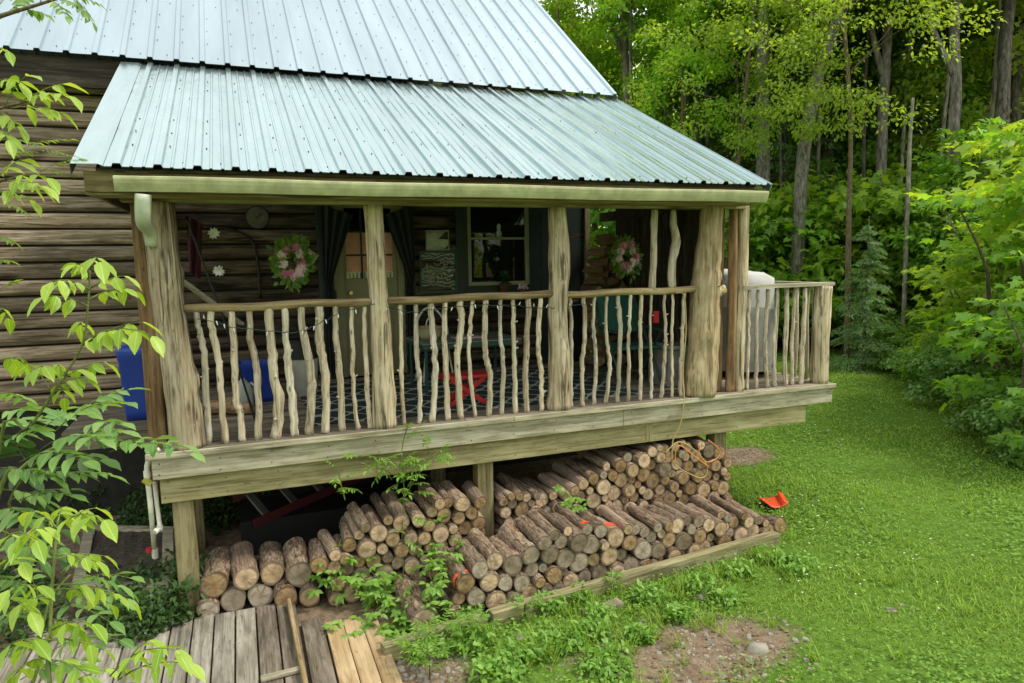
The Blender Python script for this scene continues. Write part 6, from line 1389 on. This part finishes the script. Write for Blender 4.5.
# ferns and sumac-like plants below the timber
def fern(px_, py_, h, seed, label, ll=.055, n=9, mat='vine'):
    q = random.Random(seed); p = gp(px_, py_); p.z = gz(p.x, p.y); E_ = empty('fern_plant', p, label, 'fern', 'bright fern-like plants by the edging timber'); lb = LB(); mb = MB()
    for i in range(n):
        a2 = 2*math.pi*i/n+q.uniform(-.3, .3); c = p+Vector((0, 0, h*q.uniform(.3, .9))); e = c+Vector((math.cos(a2), math.sin(a2), .45))*h*q.uniform(.5, .85); mb.tube([p, p.lerp(c, .6), c], .004, 5); compound(lb, mb, c, e, 6, ll, q, .15, .26, .002)
    adopt(mb.build('stem', M['green_twig'], None, True), E_); adopt(mobj('leaves', lb.mesh('leaves'), M[mat]), E_)
for i, (a_, b_, h, w_) in enumerate(((415, 668, .22, 'lowest'), (440, 655, .25, 'largest'), (462, 648, .22, 'middle'), (480, 642, .16, 'smaller'), (430, 680, .2, 'front'), (375, 610, .14, 'young'), (455, 618, .14, 'upright'), (525, 618, .15, 'lone'), (612, 562+30, .12, 'tiny'))):
    fern(a_, b_, h, 60+i, f"{w_} bright fern-like plant with narrow leaflets by the edging timber")

# ------------------------------------------------------------------ saplings in the left foreground
def sapling(name, label, cat, stem, sr, leaves, ll, seed, depth, mat, pairs=(2, 3), droop=.55, wid=.42, bark_='green_twig', jit=.12, base=None):
    """stem: photo points with depths; leaves: (start, end) photo points of compound leaves"""
    q = random.Random(seed); pts = [dep(a_, b_, c_) for a_, b_, c_ in stem]
    if base: pts = [Vector(base)]+pts
    E_ = empty(name, pts[0], label, cat); ms = MB(); k = 24; ms.tube(poly(pts, k), [lerp(sr, sr*.45, i/(k-1)) for i in range(k)], 8)
    lb = LB(); mb = MB()
    for (x0, y0), (x1, y1) in leaves:
        d0 = depth+q.uniform(-jit, jit)*.5; a_ = dep(x0, y0, d0); b_ = dep(x1, y1, d0+q.uniform(-jit, jit)*2.0); compound(lb, mb, a_, b_, q.randint(*pairs), ll*q.uniform(.85, 1.15), q, droop, wid, .0022, .15)
    adopt(ms.build('stem', M[bark_], None, True), E_); adopt(mb.build('leaf_stalks', M['green_twig'], None, True), E_); adopt(mobj('leaves', lb.mesh('leaves', 'lance2'), M[mat]), E_); return E_
sapling('ash_sapling', 'young ash sapling with lime leaf tufts rising in front of the log wall', 'sapling',
  [(-5, 480, 2.3), (30, 428, 2.3), (60, 382, 2.3), (82, 345, 2.3), (88, 305, 2.3), (90, 268, 2.3)], .0062,
  [((89, 290), (52, 282)), ((88, 306), (45, 296)), ((88, 290), (124, 276)), ((88, 300), (132, 290)), ((89, 272), (76, 264)), ((90, 270), (100, 262)), ((84, 335), (80, 325)), ((82, 346), (108, 330)), ((85, 345), (142, 322)), ((84, 345), (152, 336)),
   ((62, 380), (58, 366)), ((60, 384), (84, 378)), ((62, 380), (104, 362)), ((58, 386), (64, 398)), ((52, 392), (22, 365)), ((40, 380), (12, 358)), ((30, 378), (44, 366)), ((0, 360), (28, 366)), ((0, 310), (8, 318))], .070, 4, 2.3, 'lime', (2, 3), .8, .5, base=(-.55, -3.25, GZ))
sapling('ash_sapling', 'second young ash sapling with drooping lime leaflets at the lower left', 'sapling',
  [(50, 690, 2.0), (50, 640, 2.0), (52, 590, 2.0), (56, 540, 2.0), (58, 520, 2.0)], .007,
  [((57, 528), (95, 508)), ((57, 530), (104, 520)), ((57, 528), (28, 512)), ((57, 532), (20, 540)), ((57, 528), (66, 508)), ((54, 560), (104, 556)), ((55, 555), (96, 562)), ((52, 590), (110, 604)), ((53, 585), (128, 600)), ((52, 595), (8, 590)), ((52, 600), (18, 606)), ((51, 620), (84, 640)), ((51, 640), (20, 650)),
   ((51, 640), (104, 650)), ((52, 630), (92, 624)), ((50, 660), (88, 676)), ((50, 660), (14, 676)), ((0, 548), (36, 540)), ((0, 600), (30, 612)), ((0, 655), (34, 640)), ((110, 676), (176, 650)), ((118, 680), (188, 664)), ((118, 678), (150, 640)), ((120, 684), (160, 690)), ((0, 570), (22, 562)), ((60, 690), (122, 668))], .066, 5, 2.0, 'lime', (2, 3), .7, .48, base=(-.19, -3.55, GZ))
sapling('leafy_shrub', 'broad mid-green shrub spreading before the side landing', 'shrub',
  [(-10, 520, 2.9), (20, 470, 2.9), (60, 445, 2.9), (100, 430, 2.9)], .011,
  [((10, 440), (60, 412)), ((30, 436), (95, 408)), ((60, 425), (128, 390)), ((55, 432), (122, 404)), ((40, 450), (100, 440)), ((20, 462), (84, 462)), ((60, 446), (140, 446)), ((100, 448), (180, 446)), ((110, 452), (190, 454)), ((0, 450), (40, 432)), ((0, 470), (50, 478)), ((10, 480), (80, 474)), ((50, 478), (110, 476)), ((0, 420), (40, 410)), ((-5, 395), (28, 402)), ((0, 490), (44, 500)), ((80, 430), (120, 424)), ((20, 500), (70, 496)), ((-10, 430), (20, 420)), ((70, 440), (118, 432)), ((0, 510), (30, 520))], .088, 6, 2.9, 'midleaf', (3, 4), .22, .46, base=(-1.1, -2.7, GZ))
sapling('leafy_shrub', 'low dark green shrub behind the lower ash sapling', 'shrub',
  [(30, 690, 3.1), (40, 640, 3.1), (50, 600, 3.1), (70, 575, 3.1)], .010,
  [((60, 590), (130, 578)), ((60, 600), (120, 600)), ((50, 610), (110, 622)), ((40, 590), (0, 580)), ((40, 620), (-5, 620)), ((60, 580), (90, 560)), ((40, 600), (20, 560)), ((40, 640), (90, 644)), ((30, 650), (0, 660)), ((70, 575), (125, 590)), ((30, 560), (-6, 548)), ((20, 540), (60, 548)), ((0, 530), (40, 560)), ((40, 660), (120, 640)), ((50, 640), (10, 650)), ((20, 680), (80, 660)), ((0, 640), (30, 600))], .085, 7, 3.1, 'midleaf', (3, 4), .25, .46, base=(-.95, -2.6, GZ))
sapling('leafy_shrub', 'shaded shrub at the left edge behind the ash saplings', 'shrub',
  [(-10, 560, 3.8), (10, 500, 3.8), (30, 470, 3.8), (50, 450, 3.8)], .010,
  [((10, 500), (70, 490)), ((20, 480), (80, 470)), ((10, 520), (60, 530)), ((30, 470), (10, 440)), ((0, 540), (50, 550)), ((20, 500), (50, 510)), ((-5, 470), (30, 480)), ((40, 460), (100, 460)), ((0, 500), (-20, 480)), ((20, 520), (90, 520)), ((0, 560), (80, 560))], .12, 8, 3.8, 'ivy', (3, 4), .25, .46, base=(-1.9, -2.0, GZ))
# tree beyond the left edge whose branches reach into view
Lt = empty('overhanging_tree', (-2.4, -1.9, GZ), 'leafy tree beyond the left edge, its branches hanging over the roof corner', 'tree'); q = random.Random(6)
mb = MB(); trunk_mesh(mb, [(-2.4, -1.9, GZ-.1), (-2.35, -1.95, .4), (-2.3, -1.9, 1.8), (-2.3, -1.85, 3.6)], .10, .05, 4)
brs = [[Vector((-2.3, -1.9, 1.9)), dep(-60, 40, 3.3), dep(-5, 18, 3.3), dep(40, 4, 3.3), dep(90, -12, 3.3)], [Vector((-2.32, -1.92, 1.3)), dep(-60, 130, 3.3), dep(-5, 110, 3.3), dep(40, 98, 3.3)], [Vector((-2.32, -1.92, 1.0)), dep(-50, 210, 3.3), dep(-2, 182, 3.3), dep(24, 178, 3.3)]]
for b_ in brs: mb.tube(poly(b_, 16), [lerp(.018, .004, i/15) for i in range(16)], 6)
adopt(mb.build('trunk', M['twig'], None, True), Lt)
lb = LB(); mb = MB()
for (x0, y0), (x1, y1), ll, n_ in (((5, 16), (32, -4), .055, 4), ((20, 10), (44, 14), .05, 4), ((50, 0), (66, 16), .05, 4), ((60, -6), (98, 4), .05, 5), ((70, -6), (92, 22), .05, 4), ((40, 2), (52, -12), .05, 4), ((0, 4), (14, -6), .05, 3), ((80, -10), (100, -8), .05, 4), ((60, 0), (84, 12), .05, 4), ((30, 8), (22, 0), .05, 3)): compound(lb, mb, dep(x0, y0, 3.3), dep(x1, y1, 3.3+q.uniform(-.1, .1)), n_, ll, q, .35, .5, .002)
adopt(mobj('leaves', lb.mesh('leaves', 'lance2'), M['midleaf']), Lt); lb = LB()
for (x0, y0), (x1, y1), ll, n_ in (((5, 106), (26, 76), .10, 2), ((20, 102), (70, 96), .10, 3), ((10, 108), (60, 112), .095, 3), ((0, 112), (18, 126), .09, 2), ((30, 98), (62, 84), .10, 2), ((0, 80), (20, 84), .10, 2), ((4, 182), (42, 186), .10, 3), ((0, 176), (20, 160), .10, 2), ((8, 180), (48, 178), .10, 2), ((0, 190), (30, 200), .09, 2), ((0, 130), (8, 140), .09, 2), ((-5, 50), (8, 52), .08, 2)): compound(lb, mb, dep(x0, y0, 3.2), dep(x1, y1, 3.2+q.uniform(-.15, .15)), n_, ll, q, .55, .45, .002)
adopt(mobj('leaves', lb.mesh('leaves', 'lance2'), M['lime']), Lt); lb = LB()
for (x0, y0), (x1, y1) in (((0, 140), (40, 146)), ((20, 150), (70, 140)), ((30, 152), (72, 156)), ((0, 156), (30, 152)), ((40, 172), (78, 160)), ((30, 170), (66, 174)), ((-4, 200), (30, 216)), ((0, 290), (14, 282)), ((-6, 235), (16, 244)), ((-6, 260), (12, 262))): compound(lb, mb, dep(x0, y0, 4.6), dep(x1, y1, 4.6), 6, .06, q, .15, .32, .002)
adopt(mobj('leaves', lb.mesh('leaves', 'lance2'), M['leaf_d']), Lt); adopt(mb.build('leaf_stalks', M['green_twig'], None, True), Lt)
